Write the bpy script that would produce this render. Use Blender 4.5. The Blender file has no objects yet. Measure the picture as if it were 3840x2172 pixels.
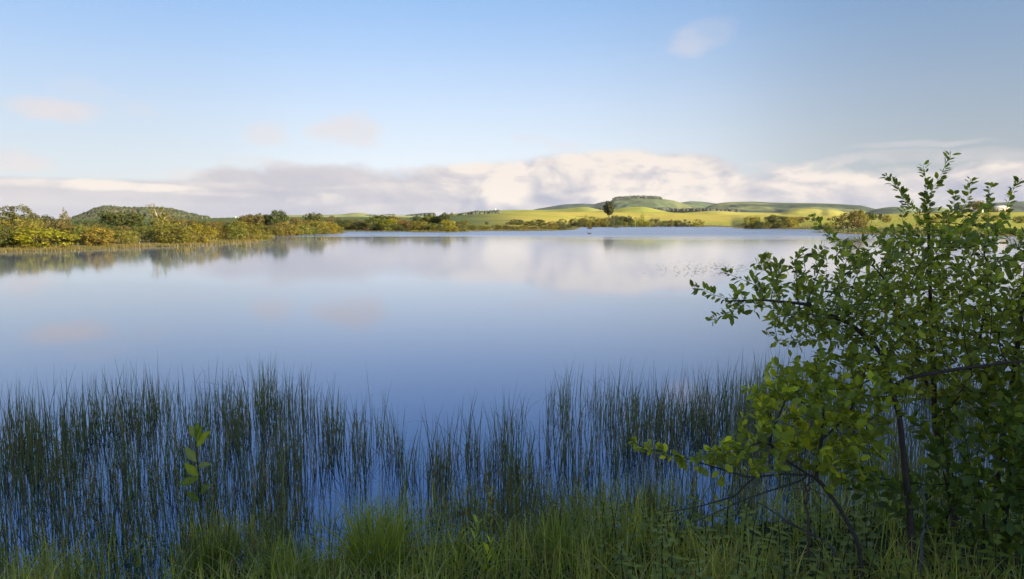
import bpy, math
import numpy as np
from mathutils import Vector, Matrix
R = math.radians
scene = bpy.context.scene
COL = scene.collection

# ------------------------------------------------------------------ camera
FPX, CX, CY, HORIZON, CAM_H = 2560.0, 1920.0, 1086.0, 836.0, 2.6   # focal length in pixels of a 3840 px wide frame
PITCH = math.atan((CY - HORIZON) / FPX)
cam_data = bpy.data.cameras.new('camera')
cam_data.sensor_width = 36.0
cam_data.lens = 36.0 * FPX / 3840.0
cam_data.clip_start = 0.05
cam_data.clip_end = 60000.0
camera = bpy.data.objects.new('camera', cam_data)
COL.objects.link(camera)
camera.location = (0, 0, CAM_H)
camera.rotation_euler = (R(90) - PITCH, 0, 0)
scene.camera = camera

# ------------------------------------------------------------------ picture
EXPOSURE = 1.95
scene.view_settings.view_transform = 'Standard'
scene.view_settings.look = 'None'
scene.view_settings.gamma = 1.0
scene.view_settings.use_curve_mapping = False
scene.view_settings.exposure = EXPOSURE
scene.render.engine = 'CYCLES'
scene.cycles.use_denoising = True
scene.cycles.max_bounces = 8
scene.cycles.transparent_max_bounces = 8

# ------------------------------------------------------------------ sun
SUN_AZ, SUN_EL = 120.0, 17.0          # degrees clockwise from the view direction (+Y), degrees up
sun_data = bpy.data.lights.new('sun', 'SUN')
sun_data.energy = 5.0
sun_data.angle = R(0.53)
sun_data.color = (1.0, 0.85, 0.61)
sun = bpy.data.objects.new('sun', sun_data)
COL.objects.link(sun)
SUN_DIR = Vector((math.sin(R(SUN_AZ)) * math.cos(R(SUN_EL)), math.cos(R(SUN_AZ)) * math.cos(R(SUN_EL)), math.sin(R(SUN_EL))))
sun.rotation_euler = (-SUN_DIR).to_track_quat('-Z', 'Y').to_euler()

# ------------------------------------------------------------------ shader expression helper
class E:
    """a float socket with arithmetic"""
    def __init__(s, nt, sock): s.nt, s.k = nt, sock
    def op(s, o, *a, clamp=False):
        n = s.nt.nodes.new('ShaderNodeMath'); n.operation = o; n.use_clamp = clamp
        s.nt.links.new(s.k, n.inputs[0])
        for i, v in enumerate(a):
            if isinstance(v, E): s.nt.links.new(v.k, n.inputs[i + 1])
            else: n.inputs[i + 1].default_value = v
        return E(s.nt, n.outputs[0])
    def __add__(s, o): return s.op('ADD', o)
    def __sub__(s, o): return s.op('SUBTRACT', o)
    def __mul__(s, o): return s.op('MULTIPLY', o)
    def __truediv__(s, o): return s.op('DIVIDE', o)
    def __rsub__(s, o): return (s * -1.0) + o
    __radd__, __rmul__ = __add__, __mul__
    def max(s, o): return s.op('MAXIMUM', o)
    def min(s, o): return s.op('MINIMUM', o)
    def smooth(s, a, b):
        n = s.nt.nodes.new('ShaderNodeMapRange'); n.interpolation_type = 'SMOOTHSTEP'
        s.nt.links.new(s.k, n.inputs[0])
        n.inputs[1].default_value, n.inputs[2].default_value = a, b
        return E(s.nt, n.outputs[0])
    def curve(s, pts, x0, x1, y0, y1):
        m = s.nt.nodes.new('ShaderNodeMapRange'); m.clamp = True
        s.nt.links.new(s.k, m.inputs[0]); m.inputs[1].default_value, m.inputs[2].default_value = x0, x1
        n = s.nt.nodes.new('ShaderNodeFloatCurve'); c = n.mapping.curves[0]
        pp = [((x - x0) / (x1 - x0), (y - y0) / (y1 - y0)) for x, y in pts]
        while len(c.points) < len(pp): c.points.new(0.5, 0.5)
        for q, p in zip(c.points, pp): q.location = p
        n.mapping.update()
        s.nt.links.new(m.outputs[0], n.inputs['Value'])
        return E(s.nt, n.outputs[0]) * (y1 - y0) + y0
def vec(nt, x, y, z=0.0):
    n = nt.nodes.new('ShaderNodeCombineXYZ')
    for i, v in enumerate((x, y, z)):
        if isinstance(v, E): nt.links.new(v.k, n.inputs[i])
        else: n.inputs[i].default_value = v
    return n.outputs[0]
def noise(nt, v, scale, detail=6, rough=0.55, dist=0.0):
    n = nt.nodes.new('ShaderNodeTexNoise')
    n.inputs['Scale'].default_value = scale; n.inputs['Detail'].default_value = detail
    n.inputs['Roughness'].default_value = rough; n.inputs['Distortion'].default_value = dist
    if v is not None: nt.links.new(v, n.inputs['Vector'])
    return E(nt, n.outputs['Fac'])
def mixc(nt, f, a, b):
    n = nt.nodes.new('ShaderNodeMix'); n.data_type = 'RGBA'
    if isinstance(f, E): nt.links.new(f.k, n.inputs[0])
    else: n.inputs[0].default_value = f
    for i, v in ((6, a), (7, b)):
        if isinstance(v, (tuple, list)): n.inputs[i].default_value = (*v[:3], 1)
        else: nt.links.new(v, n.inputs[i])
    return n.outputs[2]
def ray(px, py):
    """world direction through a photograph pixel"""
    u, v = (px - CX) / FPX, -(py - CY) / FPX
    return Vector((u, math.cos(PITCH) + v * math.sin(PITCH), -math.sin(PITCH) + v * math.cos(PITCH)))
def ae(px, py):
    d = ray(px, py).normalized()
    return math.degrees(math.atan2(d.x, d.y)), math.degrees(math.asin(d.z))

# ------------------------------------------------------------------ sky
world = bpy.data.worlds.new('World'); scene.world = world; world.use_nodes = True
def build_sky():
    nt = world.node_tree
    for n in list(nt.nodes): nt.nodes.remove(n)
    out = nt.nodes.new('ShaderNodeOutputWorld'); bg = nt.nodes.new('ShaderNodeBackground')
    nt.links.new(bg.outputs[0], out.inputs[0])
    sky = nt.nodes.new('ShaderNodeTexSky'); sky.sky_type = 'NISHITA'; sky.sun_disc = False
    sky.sun_elevation = R(SUN_EL); sky.sun_rotation = R(SUN_AZ)
    sky.altitude = 900; sky.air_density = 1.0; sky.dust_density = 0.1; sky.ozone_density = 3.2
    S = 0.05
    bg.inputs[1].default_value = S
    tc = nt.nodes.new('ShaderNodeTexCoord')
    sp = nt.nodes.new('ShaderNodeSeparateXYZ'); nt.links.new(tc.outputs['Generated'], sp.inputs[0])
    x, y, z = (E(nt, sp.outputs[i]) for i in range(3))
    az = x.op('ARCTAN2', y) * 57.2958
    el = z.op('ARCSINE') * 57.2958
    # angular cloud coordinates, wider than tall
    big = noise(nt, vec(nt, az * 0.055, el * 0.17, 3.1), 1.0, 7, 0.56, 0.25)
    puf = noise(nt, vec(nt, az * 0.17, el * 0.33, 7.7), 1.0, 8, 0.58, 0.3)
    lit = noise(nt, vec(nt, az * 0.17 + 0.13, el * 0.33 + 0.16, 7.7), 1.0, 7, 0.55, 0.3)
    strat = noise(nt, vec(nt, az * 0.035, el * 0.62, 1.3), 1.0, 5, 0.5, 0.2)
    # height of the cloud bank's top along the horizon
    top_px = [(-3000, 600), (-1200, 650), (0, 700), (500, 702), (640, 690), (760, 640), (900, 612), (1150, 622), (1500, 632), (1640, 612), (1760, 600), (1900, 590),
              (2100, 572), (2300, 560), (2520, 572), (2700, 612), (2850, 640), (3000, 626), (3250, 628), (3400, 600), (3600, 585), (3840, 590), (5200, 620), (9000, 640)]
    pts = [ae(a, b) for a, b in top_px]
    A0, A1 = pts[0][0], pts[-1][0]
    top = az.curve(pts, A0, A1, 0.0, 9.0)
    edge = (top - el) + (big - 0.5) * 3.0 + (puf - 0.5) * 2.6
    dens = edge.smooth(-0.25, 0.75)
    # left of the bank a level sheet: flatter edge
    sheet = ((strat - 0.5) * 0.9 + (3.25 - el)).smooth(-0.1, 0.35) * az.smooth(2.0, -18.0)
    dens = dens.max(sheet * 0.97)
    # wobbled angular coordinates for the separate clouds and for the sunlit heads
    def blobs(u, v, items):
        """soft ellipses (px, py, half width, half height, strength) in the sky; brightest wins"""
        P = vec(nt, u, v); best = None
        for px, py, rx, ry, st in items:
            a, e = ae(px, py); sx, sy = FPX / 57.3 / rx, FPX / 57.3 / ry
            n = nt.nodes.new('ShaderNodeVectorMath'); n.operation = 'MULTIPLY_ADD'; nt.links.new(P, n.inputs[0]); n.inputs[1].default_value = (sx, sy, 0); n.inputs[2].default_value = (-a * sx, -e * sy, 0)
            d = nt.nodes.new('ShaderNodeVectorMath'); d.operation = 'DOT_PRODUCT'; nt.links.new(n.outputs[0], d.inputs[0]); nt.links.new(n.outputs[0], d.inputs[1])
            g = E(nt, d.outputs['Value']).smooth(1.28, 0.04); g.k.node.inputs[4].default_value = st
            best = g if best is None else best.max(g)
        return best
    small = blobs(az + (big - 0.5) * 4.0 + (puf - 0.5) * 6.0, el + (puf - 0.5) * 1.6 + (lit - 0.5) * 1.8, [(210, 412, 150, 42, .75), (80, 592, 110, 34, .55), (1010, 498, 95, 40, .5), (1320, 490, 150, 62, .75), (1345, 440, 60, 30, .35), (1400, 520, 90, 25, .35), (980, 618, 170, 35, .55),
                               (2640, 140, 120, 48, .32), (520, 405, 90, 30, .22), (330, 335, 110, 30, .14), (1980, 535, 110, 22, .38), (2080, 552, 120, 20, .3), (3420, 545, 220, 16, .45), (3320, 590, 240, 20, .42), (3560, 600, 260, 26, .5), (760, 662, 120, 14, .6), (2880, 622, 90, 22, .4)])
    smallm = (small * (puf.smooth(0.28, 0.66) * 0.8 + 0.35))
    # how sunlit the cloud is: relief towards the sun, billows, known bright heads
    heads = blobs(az + (puf - 0.5) * 4.0, el + (big - 0.5) * 2.4 + (lit - 0.5) * 1.2, [(1770, 612, 130, 62, .8), (1900, 690, 120, 95, .95), (1735, 690, 95, 70, .8), (2130, 648, 110, 62, .6), (2030, 632, 60, 45, .45), (2480, 690, 280, 130, 1.05), (2590, 735, 150, 85, 1.0), (2330, 705, 170, 65, .55), (2300, 590, 230, 45, .55),
                               (3020, 680, 200, 75, .75), (3130, 700, 120, 50, .5), (1240, 750, 45, 30, .5), (1140, 757, 70, 25, .3), (1400, 795, 180, 25, .5), (820, 735, 130, 14, .6), (900, 700, 170, 16, .5), (300, 705, 500, 18, .7), (3420, 640, 300, 60, .5), (1450, 700, 220, 14, .35), (2760, 660, 70, 40, .45)])
    relief = (puf - lit) * 2.2
    azl = az.smooth(-22.0, 6.0)
    billow = puf.smooth(0.36, 0.62)
    light = (relief * (azl * 1.0 + 0.25) + (strat - 0.5) * 0.55 + azl * 0.12 + 0.20 + heads * (billow * 0.75 + 0.28))
    light = light.op('ADD', (edge.smooth(2.2, 0.0) * 0.22), clamp=True)
    K = 1.0 / (S * 2 ** EXPOSURE)
    shade = tuple(c * K for c in (0.43, 0.45, 0.57)); cream = tuple(c * K for c in (0.93, 0.84, 0.77))
    ccol = mixc(nt, light, shade, cream)
    tint = mixc(nt, (puf * 0.7), tuple(c * K for c in (0.76, 0.69, 0.71)), tuple(c * K for c in (0.92, 0.84, 0.80)))
    # thin milky layer low over the horizon
    veil = (el.smooth(24.0, 0.0) * 0.42 + 0.50) * az.curve([(-180, .5), (-120, .8), (-70, 1), (45, 1), (85, .35), (150, .35), (180, .5)], -180, 180, 0, 1.1)
    tone = az.curve([(-180, .82), (-60, .80), (-30, .84), (-5, 1.0), (12, .90), (40, .50), (90, .58), (180, .82)], -180, 180, 0, 1.2)
    low = mixc(nt, tone / 1.0, (0, 0, 0), tuple(c * K for c in (0.86, 0.91, 0.95)))
    high = mixc(nt, tone / 1.0, (0, 0, 0), tuple(c * K for c in (0.31, 0.57, 1.0)))
    milk = mixc(nt, el.smooth(1.0, 23.0), low, high)
    base = mixc(nt, veil, sky.outputs[0], milk)
    c1 = mixc(nt, smallm.op('MINIMUM', 1.0), base, tint)
    c2 = mixc(nt, dens * 0.97, c1, ccol)
    nt.links.new(c2, bg.inputs[0])
build_sky()
world.cycles.sampling_method = 'MANUAL'; world.cycles.sample_map_resolution = 512

# ------------------------------------------------------------------ mesh helpers
rng = np.random.default_rng(11)
def nrm(a): return a / np.maximum(np.linalg.norm(a, axis=-1, keepdims=True), 1e-9)
def mk_mesh(name, V, T, col=None, mat=None, smooth=False):
    V = np.asarray(V, np.float32); T = np.asarray(T, np.int32)
    me = bpy.data.meshes.new(name)
    me.vertices.add(len(V)); me.vertices.foreach_set('co', V.ravel())
    k = T.shape[1]
    me.loops.add(T.size); me.loops.foreach_set('vertex_index', T.ravel())
    me.polygons.add(len(T))
    me.polygons.foreach_set('loop_start', np.arange(len(T), dtype=np.int32) * k)
    if smooth: me.polygons.foreach_set('use_smooth', np.ones(len(T), bool))
    if col is not None:
        c = np.ones((len(V), 4), np.float32); c[:, :3] = col
        me.attributes.new('Col', 'FLOAT_COLOR', 'POINT').data.foreach_set('color', c.ravel())
    me.update(calc_edges=True)
    if mat: me.materials.append(mat)
    return me
class MB:
    """collects triangles"""
    def __init__(s): s.V, s.T, s.C, s.n = [], [], [], 0
    def add(s, V, T, C=None):
        V = np.asarray(V, float); s.V.append(V); s.T.append(np.asarray(T) + s.n); s.n += len(V)
        s.C.append(np.broadcast_to(np.asarray((1, 1, 1) if C is None else C, float), (len(V), 3)))
    def mesh(s, name, mat=None, smooth=False):
        return mk_mesh(name, np.concatenate(s.V), np.concatenate(s.T), np.concatenate(s.C), mat, smooth)
def ob(name, me, parent=None, loc=None):
    o = bpy.data.objects.new(name, me); COL.objects.link(o)
    if parent: o.parent = parent
    if loc is not None: o.location = loc
    return o
def tag(o, label=None, cat=None, group=None, kind=None):
    for k, v in (('label', label), ('category', cat), ('group', group), ('kind', kind)):
        if v: o[k] = v
    return o
def tube(mb, P, rad, k=6, col=(1, 1, 1)):
    P = np.asarray(P, float); rad = np.broadcast_to(rad, (len(P),)).astype(float); n = len(P)
    t = nrm(np.gradient(P, axis=0))
    ref = np.where(np.abs(t[:, 2:3]) > 0.9, np.array([[1., 0, 0]]), np.array([[0, 0, 1.]]))
    a = nrm(np.cross(t, ref)); b = np.cross(t, a)
    ang = np.arange(k) * 2 * math.pi / k
    V = P[:, None] + rad[:, None, None] * (np.cos(ang)[None, :, None] * a[:, None] + np.sin(ang)[None, :, None] * b[:, None])
    i = np.arange(n - 1)[:, None] * k; j = np.arange(k)[None]; j2 = (j + 1) % k
    q = np.stack([i + j, i + j2, i + k + j2, i + k + j], -1).reshape(-1, 4)
    T = np.concatenate([q[:, [0, 1, 2]], q[:, [0, 2, 3]], [[0, m + 1, m] for m in range(1, k - 1)], [[(n - 1) * k, (n - 1) * k + m, (n - 1) * k + m + 1] for m in range(1, k - 1)]])
    mb.add(V.reshape(-1, 3), T, col)
def box(mb, c, s, col=(1, 1, 1)):
    c, s = np.asarray(c, float), np.asarray(s, float) / 2
    V = np.array([[x, y, z] for z in (-1, 1) for y in (-1, 1) for x in (-1, 1)]) * s + c
    mb.add(V, [[0, 2, 3], [0, 3, 1], [4, 5, 7], [4, 7, 6], [0, 1, 5], [0, 5, 4], [2, 6, 7], [2, 7, 3], [0, 4, 6], [0, 6, 2], [1, 3, 7], [1, 7, 5]], col)
def place_leaves(mb, P, D, N, L, Wd, C, tpl, tri):
    """copies a leaf template (along, across, up) to every point P, pointing along D with face normal N"""
    D = nrm(D); B = nrm(np.cross(N, D)); N = np.cross(D, B)
    V = P[:, None] + D[:, None] * (tpl[None, :, 0:1] * L[:, None, None]) + B[:, None] * (tpl[None, :, 1:2] * Wd[:, None, None]) + N[:, None] * (tpl[None, :, 2:3] * L[:, None, None])
    n, k = len(P), len(tpl)
    T = (np.asarray(tri)[None] + (np.arange(n) * k)[:, None, None]).reshape(-1, 3)
    mb.add(V.reshape(-1, 3), T, np.repeat(C, k, 0))
LEAF_T = np.array([[0, 0, 0], [.30, .42, .05], [.34, 0, -.02], [.30, -.42, .05], [.68, .46, .03], [.70, 0, -.04], [.68, -.46, .03], [1, 0, -.10]])
LEAF_F = [[0, 2, 1], [0, 3, 2], [1, 2, 5], [1, 5, 4], [2, 3, 6], [2, 6, 5], [4, 5, 7], [5, 6, 7]]
CARD_T = np.array([[0, 0, 0], [.5, .5, .08], [1, 0, 0], [.5, -.5, .08]])
CARD_F = [[0, 3, 2], [0, 2, 1]]
def blades(mb, base, h, az, lean, droop, w, C, tipC=None, seg=4, tubek=0, face=None):
    """grass blades or reed stems: base (n,3), height, azimuth of lean, lean amount, droop amount, width"""
    n = len(base); t = np.linspace(0, 1, seg + 1)
    d = np.stack([np.cos(az), np.sin(az), 0 * az], 1)
    P = base[:, None] + d[:, None] * (h * lean)[:, None, None] * (t ** 1.7)[None, :, None]
    P[:, :, 2] += h[:, None] * (t[None] - droop[:, None] * t[None] ** 2.6)
    wid = w[:, None] * (1 - t[None] ** 2 * 0.95)
    fa = rng.uniform(0, math.pi, n) if face is None else face
    C0 = C[:, None].repeat(seg + 1, 1)
    if tipC is not None: C0 = C0 * (1 - t[None, :, None] ** 2) + tipC[:, None] * t[None, :, None] ** 2
    k = tubek or 2
    ang = fa[:, None] + np.arange(k)[None] * 2 * math.pi / k
    off = np.stack([np.cos(ang), np.sin(ang), 0 * ang], -1) * 0.5
    V = P[:, :, None] + off[:, None] * wid[:, :, None, None]
    i = np.arange(seg)[:, None] * k; j = np.arange(k if tubek else 1)[None]; j2 = (j + 1) % k
    q = np.stack([i + j, i + j2, i + k + j2, i + k + j], -1).reshape(-1, 4)
    T = np.concatenate([q[:, [0, 1, 2]], q[:, [0, 2, 3]]])
    T = (T[None] + (np.arange(n) * (seg + 1) * k)[:, None, None]).reshape(-1, 3)
    mb.add(V.reshape(-1, 3), T, C0[:, :, None].repeat(k, 2).reshape(-1, 3))
def vnoise(x, y, seed=0):
    def h(i, j): 
        v = np.sin(i * 127.1 + j * 311.7 + seed * 74.7) * 43758.5453
        return v - np.floor(v)
    i, j = np.floor(x), np.floor(y); fx, fy = x - i, y - j
    fx, fy = fx * fx * (3 - 2 * fx), fy * fy * (3 - 2 * fy)
    return (h(i, j) * (1 - fx) + h(i + 1, j) * fx) * (1 - fy) + (h(i, j + 1) * (1 - fx) + h(i + 1, j + 1) * fx) * fy
def fbm(x, y, oct=4, seed=0):
    s, a, tot = 0, 1.0, 0
    for o in range(oct):
        s = s + a * vnoise(x * 2 ** o, y * 2 ** o, seed + o); tot += a; a *= 0.5
    return s / tot - 0.5
def sstep(a, b, x):
    t = np.clip((x - a) / (b - a), 0, 1); return t * t * (3 - 2 * t)

# ------------------------------------------------------------------ materials
def new_mat(name):
    m = bpy.data.materials.new(name); m.use_nodes = True; nt = m.node_tree
    return m, nt, nt.nodes['Principled BSDF'], nt.nodes['Material Output']
def attr(nt, name='Col'):
    n = nt.nodes.new('ShaderNodeAttribute'); n.attribute_name = name; return n.outputs['Color']
def mulc(nt, a, b):
    n = nt.nodes.new('ShaderNodeMix'); n.data_type = 'RGBA'; n.blend_type = 'MULTIPLY'; n.inputs[0].default_value = 1
    for i, v in ((6, a), (7, b)):
        if isinstance(v, (tuple, list)): n.inputs[i].default_value = (*v[:3], 1)
        else: nt.links.new(v, n.inputs[i])
    n.clamp_result = False
    return n.outputs[2]
def foliage_mat(name, objcol=True, rough=0.55, spec=0.25, trans=0.35, gain=None):
    m, nt, b, out = new_mat(name)
    c = attr(nt)
    if gain: c = mulc(nt, c, tuple(gain))
    if objcol:
        oi = nt.nodes.new('ShaderNodeObjectInfo'); c = mulc(nt, c, oi.outputs['Color'])
    nt.links.new(c, b.inputs['Base Color'])
    b.inputs['Roughness'].default_value = rough; b.inputs['Specular IOR Level'].default_value = spec
    tr = nt.nodes.new('ShaderNodeBsdfTranslucent'); nt.links.new(mulc(nt, c, (1.15, 1.2, 0.55)), tr.inputs[0])
    mx = nt.nodes.new('ShaderNodeMixShader'); mx.inputs[0].default_value = trans
    nt.links.new(b.outputs[0], mx.inputs[1]); nt.links.new(tr.outputs[0], mx.inputs[2]); nt.links.new(mx.outputs[0], out.inputs[0])
    return m
def vcol_mat(name, rough=0.8, spec=0.2, nscale=0, namt=0.3, bump=0, bscale=30):
    m, nt, b, out = new_mat(name)
    c = attr(nt)
    tc = nt.nodes.new('ShaderNodeTexCoord')
    if nscale:
        f = noise(nt, tc.outputs['Object'], nscale, 6, 0.6)
        g = (f - 0.5) * (2 * namt) + 1.0
        c = mulc(nt, c, vec(nt, g, g, g))
    nt.links.new(c, b.inputs['Base Color']); b.inputs['Roughness'].default_value = rough; b.inputs['Specular IOR Level'].default_value = spec
    if bump:
        bn = nt.nodes.new('ShaderNodeBump'); bn.inputs['Strength'].default_value = bump
        nt.links.new(noise(nt, tc.outputs['Object'], bscale, 5).k, bn.inputs['Height']); nt.links.new(bn.outputs[0], b.inputs['Normal'])
    return m
M_FOL = foliage_mat('foliage')
M_NEAR = foliage_mat('near_leaf', objcol=False, rough=0.45, spec=0.3, trans=0.48, gain=(1.75, 1.46, 1.10))
M_BLADE = foliage_mat('blade', objcol=False, rough=0.5, spec=0.35, trans=0.42)
M_GRASS = foliage_mat('near_blade', objcol=False, rough=0.45, spec=0.4, trans=0.45, gain=(1.75, 1.50, 1.15))
M_BARK = vcol_mat('bark', 0.85, 0.2, 25, 0.5, 0.5, 60)
M_PAINT = vcol_mat('plain_surface', 0.7, 0.25, 1.5, 0.2)
# ------------------------------------------------------------------ the lay of the land
def shore(px, py):
    d = ray(px, py); k = -CAM_H / d.z; return (d.x * k, d.y * k)
NEAR_SHORE = [(-90, 30), (-40, 9), (-14, 4.6), (-5, 4.25), (-3.0, 4.45), (-1.9, 4.95), (-0.6, 5.35), (0.8, 5.5), (2.2, 5.7), (3.5, 6.2), (5, 6.7), (9, 7.2), (22, 9), (60, 16), (150, 50), (150, 105)]
FAR_PX = [(3819, 888), (3500, 884), (3240, 879.5), (3140, 875), (3030, 871.5)]
FAR_PX2 = [(3040, 861), (2900, 858.5), (2748, 856.5), (2770, 853.5), (2700, 851), (2540, 849.3), (2400, 848.6), (2270, 849.3), (2190, 851), (2165, 854), (2150, 861), (2105, 864.5), (2000, 866.5), (1880, 866.5), (1769, 867.2), (1690, 870.5), (1560, 871), (1500, 868.6), (1400, 868), (1300, 867.6), (1230, 868.2),
           (1260, 870.5), (1290, 872.6), (1240, 876), (1129, 878.8), (1050, 880.5), (1005, 885), (1000, 892), (968, 903), (900, 910), (803, 917), (720, 922), (620, 926), (516, 926.5), (450, 932), (408, 935), (250, 941), (150, 943), (0, 946), (-400, 952)]
poly = NEAR_SHORE + [shore(*p) for p in FAR_PX] + [(118, 215)] + [shore(*p) for p in FAR_PX2] + [(-110, 52)]
poly = np.array(poly)
def chaikin(p):
    q = np.roll(p, -1, 0); return np.stack([0.8 * p + 0.2 * q, 0.2 * p + 0.8 * q], 1).reshape(-1, 2)
LAKE = chaikin(poly)
def lake_sd(x, y):
    """distance to the shore, positive on land"""
    x, y = np.asarray(x, float), np.asarray(y, float)
    best = np.full(x.shape, 1e12); inside = np.zeros(x.shape, bool)
    Q = np.roll(LAKE, -1, 0)
    for (ax, ay), (bx, by) in zip(LAKE, Q):
        dx, dy = bx - ax, by - ay
        t = np.clip(((x - ax) * dx + (y - ay) * dy) / (dx * dx + dy * dy + 1e-12), 0, 1)
        best = np.minimum(best, (x - ax - t * dx) ** 2 + (y - ay - t * dy) ** 2)
        c = (ay > y) != (by > y)
        if c.any(): inside ^= c & (x < (bx - ax) * (y - ay) / (by - ay if by != ay else 1e-12) + ax)
    return np.where(inside, -1, 1) * np.sqrt(best)
def elev(py): return math.tan(math.atan((CY - py) / FPX) - PITCH)      # height over distance for a photograph row
# crest of the fields behind the lake: px, row, distance
CREST = [(-2200, 826, 420), (0, 824, 420), (400, 823, 430), (750, 821, 430), (900, 817, 450), (1150, 816.5, 460), (1400, 816, 480), (1560, 818, 520), (1690, 811, 560), (1840, 801.5, 640), (2000, 796.5, 720), (2260, 796.5, 760), (2510, 798, 780), (2640, 803, 760), (2800, 808, 720), (3000, 809, 700), (3150, 810, 660), (3300, 806, 600), (3460, 799, 540), (3590, 796, 520), (3820, 797, 500), (6000, 800, 480)]
CS = np.array([(p - CX) / FPX for p, _, _ in CREST]); CH = np.array([elev(r) * d + CAM_H for _, r, d in CREST]); CD = np.array([d for _, _, d in CREST])
Y0 = np.array([(-1.5, 90), (-.75, 80), (-.5, 92), (-.38, 108), (-.33, 150), (-.27, 205), (0, 240), (.07, 330), (.1, 440), (.2, 500), (.32, 450), (.34, 320), (.42, 260), (.45, 190), (.75, 145), (1.6, 130)])
def ground_z(x, y, sd=None):
    x, y = np.asarray(x, float), np.asarray(y, float)
    if sd is None: sd = lake_sd(x, y)
    s = np.where(y > 20, x / np.maximum(y, 20), np.sign(x) * 1.6)
    D = np.interp(s, CS, CD); H = np.interp(s, CS, CH); y0 = np.interp(s, Y0[:, 0], Y0[:, 1])
    t = np.clip((y - y0) / np.maximum(D - y0, 50), 0, 3)
    rise = np.where(t < 1, 1 - (1 - t) ** 1.0, 1.0) * (0.25 + 0.75 * np.clip(t, 0, 1) ** 0.6)
    rise = np.where(t > 1, 1 - 0.25 * sstep(1.0, 1.8, t) , rise)
    far = rise * H + fbm(x / 70, y / 70, 3, 5) * 1.5 * np.clip(t, 0, 1) * (y > 60) * (t < 0.93)
    near = np.where(y < 40, np.minimum(0.16 * np.maximum(sd, 0), 1.05 + 0.02 * np.maximum(sd, 0)), 0.0)
    near = near + np.where((y < 3) , 0.12 * np.maximum(-y - 3, 0) * sstep(-3, -12, y), 0)
    near = np.minimum(near, 4.0)
    bank = 0.32 * sstep(-0.3, 5.0, sd) * (y > 40) + 0.05 * (fbm(x * 1.3, y * 1.3, 3, 2) + .3) * sstep(0, .6, sd)
    land = np.where(y > 40, bank + far * sstep(0, 12, sd), near + 0.05 * fbm(x * 1.7, y * 1.7, 3, 9) * sstep(0, 1, sd) + 0.01)
    return np.where(sd > 0, land, np.maximum(-0.16 * -sd - 0.02, -2.2))
def gz(x, y): return float(ground_z(np.array([x]), np.array([y]))[0])

def grid_tris(nr, nc, wrap=False):
    i = np.arange(nr - 1)[:, None]; j = np.arange(nc if wrap else nc - 1)[None]; j2 = (j + 1) % nc
    q = np.stack([i * nc + j, i * nc + j2, (i + 1) * nc + j2, (i + 1) * nc + j], -1).reshape(-1, 4)
    return q
def build_ground():
    th = np.concatenate([np.linspace(-58, 58, 760), np.linspace(58, 302, 122)[1:-1]])
    r = np.concatenate([[0.4], np.geomspace(1.2, 900, 330), np.geomspace(900, 40000, 60)[1:]])
    TH, RR = np.meshgrid(np.radians(th), r)
    x, y = RR * np.sin(TH), RR * np.cos(TH)
    sd = lake_sd(x, y); z = ground_z(x, y, sd)
    # land cover, colours of mud, bank, pasture; cloud shade painted on the left fields
    s = np.where(y > 20, x / np.maximum(y, 20), np.sign(x) * 1.6)
    n1 = fbm(x / 40, y / 40, 4, 21); n2 = fbm(x / 9, y / 9, 3, 31); n3 = fbm(x / 160, y / 60, 3, 41)
    c = np.empty(x.shape + (3,))
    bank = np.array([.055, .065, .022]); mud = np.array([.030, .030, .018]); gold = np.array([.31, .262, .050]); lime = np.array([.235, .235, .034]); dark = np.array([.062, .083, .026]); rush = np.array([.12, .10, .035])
    f = sstep(-.05, .25, n3 + .1)[..., None]
    c[:] = gold * (1 - f) + lime * f
    c = np.where(((s > .33) & (y < 420))[..., None], lime * (1.0 + .5 * n1[..., None]), c)
    cloud_shade = (sstep(.06, -.08, s + n1 * .06) * (y < 900))[..., None]  # dark green stands in for a cloud's shadow
    c = c * (1 - cloud_shade) + dark * cloud_shade
    br = (1 - sstep(6, 26, sd + n2 * 10))[..., None] * (y > 40)[..., None]
    c = c * (1 - br) + rush * br
    c = np.where((y < 40)[..., None], bank * (1 + n2[..., None]), c)
    c = np.where((sd < 0.15)[..., None], mud, c)
    c = c * (1 + .35 * n2[..., None]) 
    c = np.clip(c, .005, 1)
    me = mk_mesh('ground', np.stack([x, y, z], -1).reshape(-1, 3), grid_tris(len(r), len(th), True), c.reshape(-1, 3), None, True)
    m, nt, b, out = new_mat('pasture')
    tc = nt.nodes.new('ShaderNodeTexCoord')
    f1 = noise(nt, tc.outputs['Object'], 0.35, 8, 0.65); f2 = noise(nt, tc.outputs['Object'], 6.0, 6, 0.65)
    g = (f1 - 0.5) * 0.7 + (f2 - 0.5) * 0.6 + 1.0
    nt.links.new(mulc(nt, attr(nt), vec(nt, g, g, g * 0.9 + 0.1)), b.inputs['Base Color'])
    b.inputs['Roughness'].default_value = 0.9; b.inputs['Specular IOR Level'].default_value = 0.1
    bn = nt.nodes.new('ShaderNodeBump'); bn.inputs['Strength'].default_value = 0.6; bn.inputs['Distance'].default_value = 0.5
    nt.links.new((f1 + f2 * 0.4).k, bn.inputs['Height']); nt.links.new(bn.outputs[0], b.inputs['Normal'])
    me.materials.append(m)
    tag(ob('ground', me), kind='structure')
build_ground()

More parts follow.
